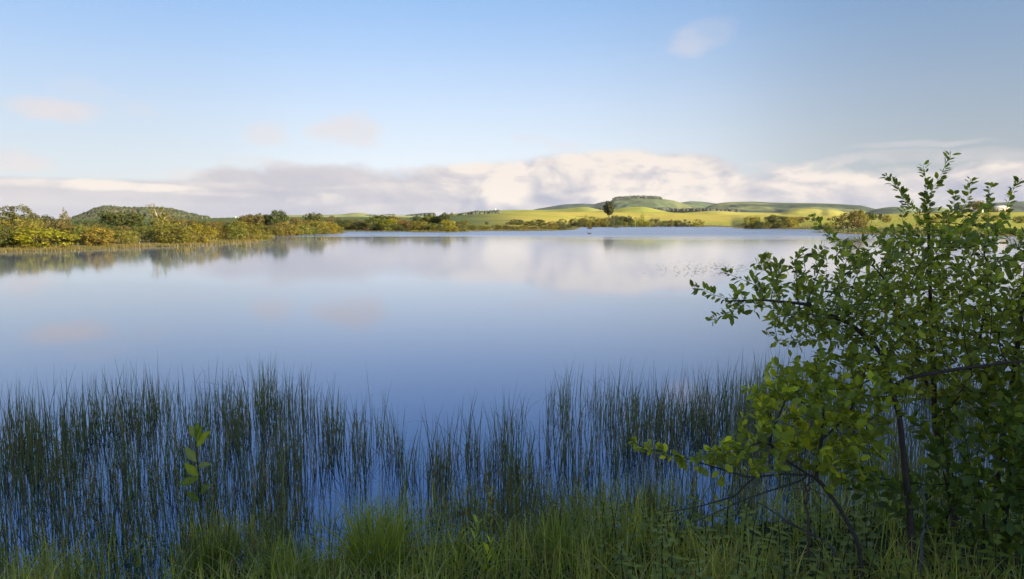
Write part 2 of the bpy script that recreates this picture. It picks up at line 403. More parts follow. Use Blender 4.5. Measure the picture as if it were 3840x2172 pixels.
def build_water():
    xs = np.concatenate([np.linspace(-160, -30, 14), np.linspace(-28, 28, 29), np.linspace(30, 180, 16)]); ys = np.concatenate([np.linspace(-8, 30, 20), np.linspace(35, 600, 60)])
    X, Y = np.meshgrid(xs, ys)
    me = mk_mesh('lake_water', np.stack([X, Y, 0 * X], -1).reshape(-1, 3), grid_tris(len(ys), len(xs)), None, None, True)
    m, nt, b, out = new_mat('lake_water')
    tc = nt.nodes.new('ShaderNodeTexCoord'); sp = nt.nodes.new('ShaderNodeSeparateXYZ'); nt.links.new(tc.outputs['Object'], sp.inputs[0])
    x, y = E(nt, sp.outputs[0]), E(nt, sp.outputs[1])
    streak = noise(nt, vec(nt, x * 0.012, y * 0.07), 1.0, 4, 0.55); fine = noise(nt, vec(nt, x * 0.05, y * 0.9), 1.0, 4, 0.6)
    # wind ripples out on the open water, calm in the lee of the near bank
    wind = (y + (streak - 0.5) * 90.0 + x * 0.10).smooth(105.0, 165.0)
    lane = (streak - 0.5).smooth(0.06, 0.2) * y.smooth(60.0, 100.0) * 0.35
    calm = y.smooth(9.0, 45.0) * 0.034 + 0.034
    rough = calm + wind * 0.20 + lane * 0.05 + (fine - 0.5) * 0.03 * y.smooth(15.0, 60.0)
    # mirror-like surface: reflection strengthens towards grazing, over a dark blue-grey body
    lw = nt.nodes.new('ShaderNodeLayerWeight'); lw.inputs['Blend'].default_value = 0.5
    fres = E(nt, lw.outputs['Facing']).op('POWER', 5.0) * (1.0 - wind * 0.58)      # ripples tilt the facets, so the wind-roughened water mirrors less
    gl = nt.nodes.new('ShaderNodeBsdfAnisotropic'); gl.distribution = 'MULTI_GGX'
    nt.links.new(mixc(nt, fres, (0.12, 0.165, 0.28), (1, 1, 1)), gl.inputs['Color']); nt.links.new(rough.k, gl.inputs['Roughness'])
    df = nt.nodes.new('ShaderNodeBsdfDiffuse'); df.inputs['Color'].default_value = (0.012, 0.020, 0.036, 1)
    ad = nt.nodes.new('ShaderNodeAddShader'); nt.links.new(gl.outputs[0], ad.inputs[0]); nt.links.new(df.outputs[0], ad.inputs[1]); nt.links.new(ad.outputs[0], out.inputs[0])
    me.materials.append(m)
    tag(ob('lake_water', me), kind='structure')
build_water()

# ------------------------------------------------------------------ hills
M_HILL = None
def hill_mat():
    m, nt, b, out = new_mat('hillside')
    tc = nt.nodes.new('ShaderNodeTexCoord')
    f = noise(nt, tc.outputs['Object'], 0.012, 9, 0.62); g = (f - 0.5) * 0.9 + 1.0
    nt.links.new(mulc(nt, attr(nt), vec(nt, g, g, g)), b.inputs['Base Color'])
    b.inputs['Roughness'].default_value = 0.95; b.inputs['Specular IOR Level'].default_value = 0.05
    bn = nt.nodes.new('ShaderNodeBump'); bn.inputs['Strength'].default_value = 0.5; bn.inputs['Distance'].default_value = 6
    nt.links.new(f.k, bn.inputs['Height']); nt.links.new(bn.outputs[0], b.inputs['Normal'])
    return m
M_HILL = hill_mat()
HILLS = {}
def hill(name, prof, D, front, back, col, col2, seed, rough=0.06, patch=0.12, power=1.5, label=None):
    """a real hill: ridge line at distance D, slopes falling towards and away from the lake"""
    px = np.array([p for p, _ in prof], float); hh = np.array([elev(r) * D + CAM_H for _, r in prof])
    P = np.linspace(px[0], px[-1], max(60, int((px[-1] - px[0]) / 5))); s = (P - CX) / FPX
    Hs = np.interp(P, px, hh)
    k = np.array([1, 2, 3, 2, 1.]) / 9; Hs = np.convolve(np.pad(Hs, 2, 'edge'), k, 'valid')
    wig = fbm(s * 14, s * 0 + seed, 3, seed) * front * 0.5
    v = np.concatenate([np.linspace(-1, 0, 46), np.linspace(0, 1, 22)[1:]])
    S, Vv = np.meshgrid(s, v); Wg = np.broadcast_to(wig, S.shape); HH = np.broadcast_to(Hs, S.shape)
    Y = D + np.where(Vv < 0, Vv * (front + Wg * 0.6), Vv * back) + 0 * S
    X = S * Y
    shp = np.where(Vv < 0, (1 - (-Vv) ** power), 1 - Vv ** 2)
    shp = np.clip(shp, 0, 1)
    base = -3.0
    hmax = max(Hs.max() - base, 5)
    gully = np.abs(fbm(X / (D * .05), Y / (D * .10), 4, seed + 3)) * 2
    Z = base + (HH - base) * shp - gully * rough * hmax * np.sin(np.clip(1 + Vv, 0, 1) * math.pi) * 1.6 * (Vv < 0)
    n = fbm(X / (D * patch), Y / (D * patch * .6), 4, seed + 9)
    w = sstep(-.13, .03, n)[..., None]
    C = np.array(col) * (1 - w) + np.array(col2) * w
    me = mk_mesh(name, np.stack([X, Y, Z], -1).reshape(-1, 3), grid_tris(*S.shape), C.reshape(-1, 3), M_HILL, True)
    o = tag(ob(name, me), label, None, None, 'structure')
    HILLS[seed] = (X, Y, Z)
    return o
PALE, PALE2 = (.25, .255, .10), (.18, .20, .072)
GRN, GRN2 = (.120, .135, .052), (.034, .052, .032)  # GRN2 is darkened: its patches stand in for shadows on the far hills
GLD, GLD2 = (.27, .25, .060), (.205, .215, .045)
WOOD, WOOD2 = (.045, .060, .022), (.085, .085, .032)
hill('hill', [(-1900, 826), (-900, 800), (-300, 806), (100, 818), (280, 824)], 2200, 700, 800, GRN, WOOD, 1)
hill('wooded_hill', [(285, 826), (310, 818), (335, 808), (355, 799), (380, 791), (400, 785), (430, 786), (470, 788), (510, 790), (560, 789.5), (610, 792), (650, 796), (690, 805), (720, 813), (750, 820), (790, 828)], 1500, 420, 520, WOOD, WOOD2, 2, 0.05)
hill('pale_hill', [(820, 822), (900, 817), (940, 810), (993, 807), (1086, 807), (1210, 807), (1292, 803.5), (1320, 799), (1350, 798.5), (1376, 801.5), (1398, 806), (1500, 808), (1640, 811), (1720, 820)], 2600, 900, 900, PALE, PALE2, 3, 0.04)
hill('pasture_hill', [(1600, 822), (1660, 809), (1710, 801), (1760, 795), (1800, 791), (1850, 790), (1900, 788.5), (1960, 787.5), (2040, 788), (2092, 785.5), (2137, 781), (2176, 776), (2200, 777), (2223, 781.5), (2250, 788), (2290, 792), (2400, 800), (2480, 812)], 1500, 460, 500, PALE, GLD2, 4, 0.05)
hill('dark_ridge', [(1960, 800), (2008, 784.5), (2064, 775), (2114, 767), (2176, 763.5), (2226, 766), (2258, 757), (2280, 754.5), (2360, 752), (2500, 765), (2620, 790)], 5600, 1200, 1500, (.042, .062, .042), (.03, .046, .036), 5, 0.16)
hill('plateau_hill', [(2225, 792), (2258, 776), (2276, 762), (2292, 750), (2301, 744.5), (2312, 742), (2338, 740), (2399, 738.3), (2440, 739.5), (2460, 741), (2483, 746), (2525, 753), (2553, 763), (2595, 770), (2651, 778), (2720, 795)], 4700, 1300, 1500, GRN, (.075, .098, .044), 6, 0.16, 0.06, 1.25)
hill('far_hill', [(2480, 785), (2539, 761), (2581, 755), (2623, 756), (2670, 762), (2760, 775), (2850, 800)], 6200, 1200, 1400, (.07, .10, .05), GRN2, 12, 0.14)
hill('golden_hill', [(2170, 800), (2230, 794), (2288, 787), (2315, 782.5), (2343, 778.5), (2377, 776), (2405, 775.5), (2430, 779), (2455, 785), (2497, 794), (2530, 799), (2580, 806)], 1020, 210, 260, GLD, GLD2, 7, 0.02)
hill('long_plateau', [(2600, 795), (2640, 778), (2665, 768), (2694, 761.5), (2727, 758), (2818, 756), (2885, 760), (2998, 761.5), (3065, 762.5), (3133, 765), (3223, 771), (3250, 778), (3290, 788), (3340, 800)], 4300, 1300, 1500, GRN, GRN2, 8, 0.22, 0.08, 1.35)
hill('golden_hills', [(2500, 810), (2548, 799), (2595, 795.5), (2660, 790.5), (2700, 791), (2750, 795), (2820, 797), (2885, 798.5), (2923, 799), (2953, 790.5), (2987, 783.5), (3020, 782), (3054, 784.5), (3072, 788), (3099, 784.5), (3120, 787), (3155, 795), (3189, 801), (3240, 810)], 1300, 260, 300, GLD, GLD2, 9, 0.05)
hill('round_hill', [(3230, 800), (3273, 785), (3301, 779.5), (3339, 775.5), (3373, 777.5), (3410, 788), (3450, 795), (3470, 786), (3497, 777.5), (3523, 777), (3552, 786), (3600, 800)], 3600, 700, 800, (.11, .14, .05), GRN2, 10, 0.10)
hill('blue_hill', [(3560, 795), (3620, 770), (3661, 762), (3733, 759.5), (3822, 755), (4100, 752), (4700, 765), (5600, 790), (6400, 815)], 5200, 1300, 1500, (.075, .10, .05), GRN2, 13, 0.12)

# ------------------------------------------------------------------ the morning air over the far hills
def build_haze():
    mb = MB(); box(mb, (1500, 3900, 105), (21000, 8400, 230)); me = mb.mesh('haze', None); m = bpy.data.materials.new('haze'); m.use_nodes = True; nt = m.node_tree
    for n in list(nt.nodes):
        if n.type == 'BSDF_PRINCIPLED': nt.nodes.remove(n)
    v = nt.nodes.new('ShaderNodeVolumePrincipled'); v.inputs['Color'].default_value = (.86, .90, .97, 1); v.inputs['Density'].default_value = 1.7e-5; v.inputs['Anisotropy'].default_value = 0.0
    nt.links.new(v.outputs[0], [n for n in nt.nodes if n.type == 'OUTPUT_MATERIAL'][0].inputs['Volume']); me.materials.append(m)
    tag(ob('haze', me), 'thin bluish morning haze over the lake and hills', None, None, 'stuff')
build_haze()
# ------------------------------------------------------------------ crowns, bushes, trees
def crown_mesh(name, seed, lobes, n, leaf=0.05, shell=0.5, spread=0.9, var=0.32, zmin=0.01, fit=True):
    """leaf-sized faces through the volume of overlapping clumps, inside a unit box (1 wide, 1 tall)"""
    g = np.random.default_rng(seed); lobes = np.array(lobes, float)
    # split every big clump into small ones so that the outline is uneven
    sub = []
    for lx, ly, lz, rx, rz in lobes:
        m = int(14 + 300 * rx * rz)
        d = nrm(g.normal(size=(m, 3))); q = g.uniform(.55, 1.0, (m, 1)) ** .6
        c = np.array([lx, ly, lz]) + d * q * np.array([rx, rx, rz])
        rr = g.uniform(.16, .34, m) * rx
        sub += [(*c[i], rr[i], rr[i] * g.uniform(.8, 1.2), *d[i]) for i in range(m)]
    sub = np.array(sub); w = sub[:, 3] ** 2; w /= w.sum()
    k = g.choice(len(sub), n, p=w)
    d = nrm(g.normal(size=(n, 3)) + .5 * sub[k, 5:8]); rad = (1 - shell * g.uniform(0, 1, n) ** 2)[:, None]
    P = sub[k, :3] + d * rad * np.stack([sub[k, 3], sub[k, 3], sub[k, 4]], 1)
    ok = P[:, 2] > zmin; P, d, k = P[ok], d[ok], k[ok]; n = len(P)
    N = nrm(d + spread * g.normal(size=(n, 3)) * .6 + np.array([0, 0, .25])); D = np.cross(N, g.normal(size=(n, 3)))
    clump = g.uniform(.72, 1.28, len(sub))[k]
    v = clump * g.uniform(1 - var, 1 + var, n)
    C = np.stack([v * g.uniform(.85, 1.2, n), v, v * g.uniform(.7, 1.2, n)], 1)
    if fit:
        P[:, 2] *= 1.0 / np.percentile(P[:, 2], 99.3); P[:, :2] *= 0.5 / np.percentile(np.abs(P[:, :2]).max(1), 97)
    L = leaf * g.uniform(.6, 1.4, n)
    mb = MB(); place_leaves(mb, P - nrm(D) * L[:, None] * .5, D, N, L, L * .62, C, CARD_T, CARD_F)
    return mb.mesh(name, M_FOL)
def stems_mesh(name, seed, n, top, r, spread, col=(.06, .045, .03), base=0.03):
    g = np.random.default_rng(seed); mb = MB()
    for i in range(n):
        a = g.uniform(0, 6.28); e = np.array([math.cos(a) * spread * g.uniform(.4, 1), math.sin(a) * spread * g.uniform(.4, 1), top * g.uniform(.8, 1)])
        t = np.linspace(0, 1, 6)[:, None]; b = np.array([math.cos(a) * base, math.sin(a) * base, -.04])
        P = b * (1 - t) + e * t + g.normal(size=(6, 3)) * .012 * (t > 0); P[:, 2] = (b[2] * (1 - t) + e[2] * t ** .8)[:, 0]
        tube(mb, P, r * (1 - .8 * t[:, 0]), 5, col)
    return mb.mesh(name, M_BARK)
def trunk_mesh(name, seed, forks, r, col, top=.9, lean=(0, 0), start=.3):
    g = np.random.default_rng(seed); mb = MB()
    t = np.linspace(0, 1, 9); P = np.stack([lean[0] * t + .012 * np.sin(t * 7 + seed), lean[1] * t + .01 * np.cos(t * 6), -.02 + (top + .02) * t], 1)
    tube(mb, P, r * (1.15 - t * 1.08), 7, col)
    for i in range(forks):
        u = g.uniform(start, .8); a = g.uniform(0, 6.28); q = np.array([np.interp(u, t, P[:, c]) for c in range(3)]); l = g.uniform(.2, .42) * (1.1 - u * .6)
        e = q + np.array([math.cos(a) * l * .75, math.sin(a) * l * .75, l * .75]); s = np.linspace(0, 1, 5)[:, None]
        tube(mb, q * (1 - s) + e * s + np.array([0, 0, .04]) * np.sin(s * 3.14), r * .45 * (1 - .85 * s[:, 0]), 5, col)
    return mb.mesh(name, M_BARK)
g0 = np.random.default_rng(5)
def round_lobes(seed, k):
    g = np.random.default_rng(seed); L = [(0, 0, .42, .36, .42)]
    for i in range(k):
        a = g.uniform(0, 6.28); q = g.uniform(.14, .3); r = g.uniform(.15, .24)
        L.append((math.cos(a) * q, math.sin(a) * q, g.uniform(.16, .70), r, r * g.uniform(.9, 1.25)))
    return L
BUSH = [crown_mesh('foliage', 100 + i, round_lobes(50 + i, 6 + i % 3), 3800, .050) for i in range(6)]
BUSH_STEM = [stems_mesh('stem', 70 + i, 8, .62, .016, .3) for i in range(2)]
TREE = [crown_mesh('crown', 200 + i, [(x, y, .32 + .68 * z, rx, rz * .72) for x, y, z, rx, rz in round_lobes(80 + i, 8)], 4200, .054, .6) for i in range(3)]
TREE_TRUNK = [trunk_mesh('trunk', 30 + i, 7, .028, (.055, .042, .03), .8) for i in range(2)]
OPEN = crown_mesh('crown', 301, [(-.25, 0, .66, .24, .26), (.12, .1, .72, .28, .26), (.33, -.05, .5, .17, .2), (-.05, -.1, .52, .3, .22), (-.36, .1, .45, .14, .16)], 3200, .05, .75)
OPEN_TRUNK = trunk_mesh('trunk', 33, 14, .022, (.07, .06, .045), .85, (0, 0), .15)
BIRCH = crown_mesh('crown', 302, [(-.22, 0, .86, .13, .12), (-.36, 0, .9, .07, .07), (.02, .05, .70, .2, .18), (.25, 0, .55, .2, .2), (-.1, 0, .5, .2, .15), (.1, -.05, .4, .28, .16), (-.2, 0, .34, .2, .14)], 2600, .042, .8)
def birch_trunk():
    mb = MB(); c = (.46, .42, .36)
    for P, r in (([(0.1, 0, 0), (.1, 0, .25), (.07, 0, .38), (-.03, 0, .55), (-.12, 0, .72), (-.2, 0, .9)], .017), ([(.09, 0, .33), (.14, 0, .42), (.2, 0, .52), (.26, .03, .64)], .014), ([(-.02, 0, .54), (.05, .04, .66), (.08, .05, .8)], .008), ([(-.12, 0, .72), (-.22, .02, .8), (-.34, .02, .9)], .006)):
        P = np.array(P, float); tube(mb, P, np.linspace(r, r * .35, len(P)), 6, c)
    return mb.mesh('trunk', M_BARK)
BIRCH_TRUNK = birch_trunk()
SLIM = crown_mesh('crown', 303, [(0, 0, .95, .07, .06), (.03, 0, .86, .13, .06), (-.03, 0, .76, .2, .06), (.05, 0, .66, .26, .06), (-.05, 0, .55, .34, .07), (.1, 0, .47, .3, .05), (-.2, 0, .44, .2, .05)], 1700, .06, .8)
SLIM_TRUNK = trunk_mesh('trunk', 36, 9, .022, (.42, .38, .32), .97, (.01, 0), .4)
CONE = crown_mesh('crown', 304, [(0, 0, .9, .1, .12), (.03, 0, .75, .2, .16), (-.04, 0, .55, .3, .2), (.04, 0, .35, .4, .22), (0, 0, .18, .44, .2)], 3400, .045, .5)
LONE = crown_mesh('crown', 305, [(-.06, 0, .82, .22, .16), (-.16, .05, .66, .27, .2), (.10, -.05, .68, .30, .22), (.22, .05, .48, .24, .17), (-.12, 0, .46, .28, .18), (.03, .1, .55, .36, .26), (.0, -.1, .55, .34, .24), (.1, 0, .34, .26, .12), (.02, 0, .28, .16, .1)], 7500, .07, .5)
LONE_TRUNK = trunk_mesh('trunk', 38, 10, .045, (.05, .04, .03), .7, (.03, 0), .25)
KINDS = {'bush': None, 'tree': None, 'open': (OPEN, OPEN_TRUNK), 'birch': (BIRCH, BIRCH_TRUNK), 'slim': (SLIM, SLIM_TRUNK), 'cone': (CONE, TREE_TRUNK[0]), 'lone': (LONE, LONE_TRUNK)}
TINT = {'olive': ((.132, .122, .019), 'olive-yellow'), 'lime': ((.175, .180, .012), 'bright lime-green'), 'brown': ((.108, .088, .026), 'brownish olive'), 'orange': ((.160, .118, .020), 'orange-tinged olive'),
        'dark': ((.060, .072, .020), 'dark green'), 'green': ((.100, .112, .018), 'mid green'), 'grey': ((.085, .090, .042), 'grey-green'), 'gold': ((.175, .150, .019), 'golden green'), 'pine': ((.045, .055, .014), 'blackish green'), 'rust': ((.150, .096, .034), 'rust-brown')}
cnt = [0]
def plant(px, top, wpx, d, kind, tint, label, group=None, base=None, deep=1.0):
    """a bush or tree at photograph column px, distance d, as tall as row `top`, wpx wide"""
    cnt[0] += 1; i = cnt[0]; g = np.random.default_rng(900 + i)
    x = (px - CX) / FPX * d; z = gz(x, d) if base is None else base
    h = elev(top) * d + CAM_H - z; w = wpx * d / FPX
    nm = {'bush': 'bush', 'birch': 'birch_tree', 'slim': 'birch_tree'}.get(kind, 'tree')
    e = ob(nm, None, None, (x, d, z - .05)); e.empty_display_size = .3
    fixed = kind in ('birch', 'slim', 'lone', 'open')
    e.rotation_euler = (0, 0, 0 if fixed else g.uniform(0, 6.28))
    e.scale = (w, w * deep, h * 1.02)
    if kind == 'bush': cm, tm = BUSH[g.integers(6)], BUSH_STEM[i % 2]
    elif kind == 'tree': cm, tm = TREE[g.integers(3)], TREE_TRUNK[i % 2]
    else: cm, tm = KINDS[kind]
    c = ob('foliage' if kind == 'bush' else 'crown', cm, e); ob('stem' if kind == 'bush' else 'trunk', tm, e)
    t = np.array(TINT[tint][0]) * g.uniform(.88, 1.14) * np.array([g.uniform(.93, 1.08), 1, g.uniform(.8, 1.2)])
    c.color = (*t, 1)
    tag(e, label or '', 'bush' if kind == 'bush' else 'tree', group)
    return e
def row(zone, group, items):
    """look-alikes of one stretch share a label made of their tint and where they grow"""
    for px, top, w, d, kind, tint in items:
        noun = 'rounded bush' if kind == 'bush' else 'tree'
        plant(px, top, w, d, kind, tint, f'{TINT[tint][1]} {noun} {zone}', group)
# near bank with the birches
plant(172, 855, 235, 66, 'bush', 'lime', 'wide bright lime-green bush at the reedy edge below the slim birch')
plant(14, 846, 120, 65, 'bush', 'dark', 'dark olive bush beside the wide lime-green bush at the water')
plant(-90, 830, 180, 66, 'bush', 'olive', 'olive bush continuing the bank past the dark olive bush')
plant(376, 846, 110, 71, 'bush', 'orange', 'orange-tinged bush at the end of the dense thicket by the reeds')
plant(60, 774, 135, 112, 'open', 'grey', 'tall open-crowned grey-green tree rising behind the olive thicket')
plant(-60, 790, 120, 108, 'tree', 'grey', 'grey-green tree next to the open-crowned tree')
plant(250, 786, 44, 92, 'slim', 'brown', 'slim pointed birch with pale stem above the thicket')
plant(604, 769, 82, 100, 'birch', 'olive', 'tall forked birch with white stems leaning over the bushes')
plant(466, 797, 140, 118, 'tree', 'dark', 'large dark green round tree in front of the wooded hill')
plant(642, 836, 160, 80, 'bush', 'olive', 'broad olive bush standing over the reeds below the forked birch')
plant(567, 858, 66, 84, 'bush', 'dark', 'small dark green bush tucked beside the broad olive bush')
plant(768, 842, 95, 84, 'bush', 'gold', 'golden green bush at the reed bed of the low spit')
row('in the dense thicket around the slim birch', 'thicket around the slim birch', [(50, 822, 140, 75, 'bush', 'olive'), (140, 820, 130, 77, 'bush', 'olive'), (215, 830, 105, 75, 'bush', 'brown'), (110, 834, 100, 71, 'bush', 'olive'), (285, 840, 110, 75, 'bush', 'brown'), (345, 852, 60, 73, 'bush', 'olive'), (-30, 824, 120, 74, 'bush', 'brown'), (165, 809, 110, 105, 'tree', 'grey'), (110, 812, 80, 108, 'tree', 'grey'), (330, 825, 90, 110, 'bush', 'dark'), (300, 845, 50, 72, 'bush', 'green')])
row('among the golden grass below the wooded hill', 'bushes below the wooded hill', [(440, 858, 85, 79, 'bush', 'green'), (487, 864, 70, 76, 'bush', 'olive'), (530, 834, 70, 116, 'bush', 'dark'), (410, 838, 80, 100, 'bush', 'dark'), (520, 848, 70, 98, 'bush', 'green'), (455, 846, 70, 95, 'bush', 'brown')])
row('on the low spit below the dark field', 'bushes on the low spit', [(705, 850, 70, 82, 'bush', 'olive'), (818, 842, 70, 93, 'bush', 'brown'), (870, 835, 105, 94, 'bush', 'green'), (930, 845, 85, 98, 'bush', 'olive'), (985, 862, 70, 105, 'bush', 'olive'), (660, 818, 90, 125, 'bush', 'brown'), (705, 822, 80, 130, 'bush', 'brown'), (745, 826, 70, 132, 'bush', 'dark'), (800, 830, 90, 135, 'bush', 'brown'), (850, 829, 90, 150, 'bush', 'brown'), (900, 828, 70, 150, 'bush', 'olive'), (610, 838, 60, 105, 'bush', 'olive')])
# second spit
plant(1050, 791, 72, 152, 'tree', 'dark', 'tallest dark green tree above the bushy spit')
plant(986, 803, 58, 152, 'tree', 'brown', 'tall brownish tree beside the tallest dark tree of the spit')
plant(1182, 801, 80, 176, 'tree', 'dark', 'round dark tree standing over the far end of the spit')
plant(1266, 850, 58, 173, 'bush', 'gold', 'low golden bush at the very tip of the bushy spit')
plant(1066, 831, 88, 142, 'bush', 'orange', 'orange-tinged bush below the tallest dark tree of the spit')
row('on the bushy spit', 'bushes on the bushy spit', [(930, 812, 100, 160, 'bush', 'brown'), (955, 806, 70, 165, 'tree', 'brown'), (1016, 810, 50, 156, 'bush', 'green'), (1010, 845, 66, 138, 'bush', 'brown'), (1130, 818, 80, 168, 'bush', 'brown'), (1135, 836, 80, 152, 'bush', 'olive'), (1190, 826, 85, 162, 'bush', 'olive'), (1236, 834, 66, 167, 'bush', 'gold'), (960, 838, 80, 150, 'bush', 'olive'), (1100, 846, 60, 146, 'bush', 'olive'), (1160, 848, 60, 158, 'bush', 'green'), (1215, 846, 60, 165, 'bush', 'olive'), (1040, 855, 60, 136, 'bush', 'olive'), (985, 848, 60, 142, 'bush', 'green')])
# middle shore
plant(1405, 815, 72, 214, 'bush', 'green', 'tall mid green bush on the middle shore under the far plantations')
plant(1458, 821, 66, 212, 'bush', 'lime', 'lime-green bush beside the tall green bush of the middle shore')
plant(1678, 826, 68, 199, 'bush', 'gold', 'round golden bush standing at the water on the middle shore')
plant(1730, 827, 66, 209, 'bush', 'olive', 'last tall olive bush of the middle shore, before the low scrub')
plant(1671, 800, 44, 246, 'tree', 'dark', 'narrow dark tree rising behind the round golden bush')
row('on the middle shore', 'bushes on the middle shore', [(1250, 812, 66, 232, 'bush', 'brown'), (1290, 825, 66, 228, 'bush', 'dark'), (1330, 822, 66, 232, 'bush', 'brown'), (1310, 838, 60, 220, 'bush', 'olive'), (1352, 832, 60, 217, 'bush', 'dark'), (1375, 826, 50, 222, 'bush', 'brown'), (1508, 821, 66, 224, 'bush', 'rust'), (1540, 829, 62, 222, 'bush', 'brown'), (1580, 828, 84, 206, 'bush', 'olive'), (1622, 836, 56, 204, 'bush', 'green'), (1636, 845, 54, 198, 'bush', 'olive'), (1560, 842, 50, 204, 'bush', 'olive'), (1490, 840, 50, 212, 'bush', 'dark'), (1430, 842, 50, 212, 'bush', 'dark'), (1700, 846, 40, 200, 'bush', 'olive')])
row('behind the bushes of the middle shore', 'trees behind the middle shore', [(1430, 808, 60, 242, 'tree', 'dark'), (1476, 811, 50, 242, 'tree', 'brown'), (1570, 814, 52, 250, 'tree', 'dark'), (1610, 808, 56, 250, 'tree', 'green'), (1641, 810, 42, 250, 'tree', 'dark')])
row('scattered low along the reedy middle shore', 'low scrub on the middle shore', [(1778, 843, 56, 222, 'bush', 'olive'), (1820, 846, 44, 230, 'bush', 'olive'), (1863, 842, 40, 235, 'bush', 'olive'), (1895, 845, 44, 232, 'bush', 'brown'), (1930, 848, 36, 232, 'bush', 'olive'), (1965, 845, 40, 230, 'bush', 'olive'), (1998, 849, 44, 238, 'bush', 'brown'), (2035, 848, 36, 240, 'bush', 'green'), (2107, 850, 34, 243, 'bush', 'dark'), (2060, 852, 36, 241, 'bush', 'olive'), (2133, 843, 30, 300, 'bush', 'dark')])
plant(2080, 845, 36, 245, 'bush', 'gold', 'small golden bush among the low scrub at the point')
row('in the dark hedge under the pasture', 'dark hedge under the pasture', [(1938, 823, 60, 330, 'bush', 'dark'), (1985, 829, 55, 330, 'bush', 'dark'), (2020, 823, 52, 330, 'bush', 'dark'), (2066, 831, 52, 330, 'bush', 'brown'), (2106, 822, 46, 335, 'bush', 'grey'), (1912, 832, 36, 325, 'bush', 'brown'), (1826, 832, 14, 330, 'bush', 'dark')])
# far shore
plant(2405, 805, 42, 452, 'cone', 'lime', 'pointed lime-green tree in the far shore wood')
plant(2196, 809, 24, 442, 'cone', 'lime', 'narrow pointed green tree at the start of the far shore wood')
plant(2616, 824, 48, 445, 'bush', 'gold', 'single rounded golden green bush alone on the far shore')
row('in the far shore wood', 'far shore wood', [(2150, 820, 42, 420, 'bush', 'dark'), (2180, 819, 40, 425, 'bush', 'brown'), (2222, 814, 44, 430, 'bush', 'green'), (2252, 818, 48, 430, 'bush', 'orange'), (2283, 815, 44, 432, 'bush', 'grey'), (2303, 810, 36, 450, 'tree', 'dark'), (2323, 811, 44, 460, 'tree', 'dark'), (2352, 812, 40, 460, 'tree', 'dark'), (2344, 832, 20, 428, 'bush', 'olive'), (2382, 819, 42, 440, 'bush', 'green'), (2426, 828, 34, 440, 'bush', 'lime'), (2448, 820, 48, 442, 'bush', 'grey'), (2293, 838, 34, 425, 'bush', 'dark'), (2318, 826, 34, 440, 'bush', 'dark'), (2365, 824, 30, 450, 'bush', 'dark'), (2205, 826, 40, 425, 'bush', 'olive'), (2235, 830, 36, 425, 'bush', 'olive'), (2265, 830, 36, 425, 'bush', 'olive'), (2165, 832, 40, 418, 'bush', 'dark')])
row('in the short row along the far shore', 'short row on the far shore', [(2486, 828, 36, 450, 'bush', 'dark'), (2511, 825, 30, 455, 'bush', 'brown'), (2538, 826, 36, 455, 'bush', 'dark'), (2568, 825, 42, 450, 'bush', 'grey')])
plant(2211, 850, 22, 292, 'bush', 'brown', 'small brown bush standing in the water off the point', None, -.05)
plant(2311, 849.5, 22, 352, 'bush', 'olive', 'tiny flat bush in the water before the far shore wood', None, -.05)
plant(2281, 758, 38, 640, 'lone', 'pine', 'solitary dark broad-crowned tree on the golden pasture')
plant(1695, 796, 17, 560, 'cone', 'rust', 'rust-brown pointed tree on the crest of the pasture')
plant(1871, 793, 7, 640, 'cone', 'rust', 'tiny rust-brown tree on the crest beside the white mast')
# point with the big willows
plant(2815, 812, 66, 302, 'bush', 'gold', 'rounded golden willow bush at the point of the right bank'.replace('right', 'far'))
plant(2843, 829, 42, 297, 'bush', 'dark', 'small dark bush between the two big rounded willows')
plant(2862, 828, 36, 300, 'bush', 'olive', 'olive bush squeezed against the biggest rounded willow')
plant(2905, 810, 96, 302, 'bush', 'dark', 'biggest rounded dark willow on the point with the golden willow')
plant(2957, 813, 66, 304, 'bush', 'gold', 'golden willow leaning against the biggest rounded dark willow')
plant(2893, 806, 30, 332, 'tree', 'olive', 'small tree peeping over the biggest rounded dark willow')
plant(2994, 813, 42, 400, 'bush', 'brown', 'brownish bush in the pasture behind the willows')
plant(3022, 814, 18, 430, 'tree', 'dark', 'small dark tree in the pasture behind the willows')
plant(3047, 815, 18, 430, 'bush', 'dark', 'small dark bush in the pasture behind the willows')
plant(3102, 817, 14, 430, 'bush', 'dark', 'tiny dark bush alone in the pasture')
plant(3103, 833, 48, 205, 'bush', 'olive', 'low olive bush beside the huge brown willow')
plant(3172, 800, 112, 212, 'bush', 'brown', 'huge rounded brown willow behind the white stakes')
plant(3207, 791, 68, 222, 'tree', 'gold', 'golden crown topping the huge rounded brown willow')
plant(3228, 812, 52, 216, 'bush', 'olive', 'olive bush on the field side of the huge brown willow')
row('along the pasture fence', 'small trees along the pasture fence', [(3262, 800, 36, 335, 'tree', 'green'), (3293, 802, 14, 340, 'tree', 'dark'), (3318, 805, 32, 335, 'bush', 'gold'), (3497, 810, 30, 290, 'bush', 'gold'), (3543, 806, 60, 300, 'bush', 'olive'), (3705, 803, 56, 300, 'bush', 'olive'), (3815, 811, 46, 265, 'bush', 'green'), (3950, 800, 60, 280, 'bush', 'olive')])
plant(3650, 754, 44, 500, 'tree', 'gold', 'golden green tree standing between the farmhouse and the barn')

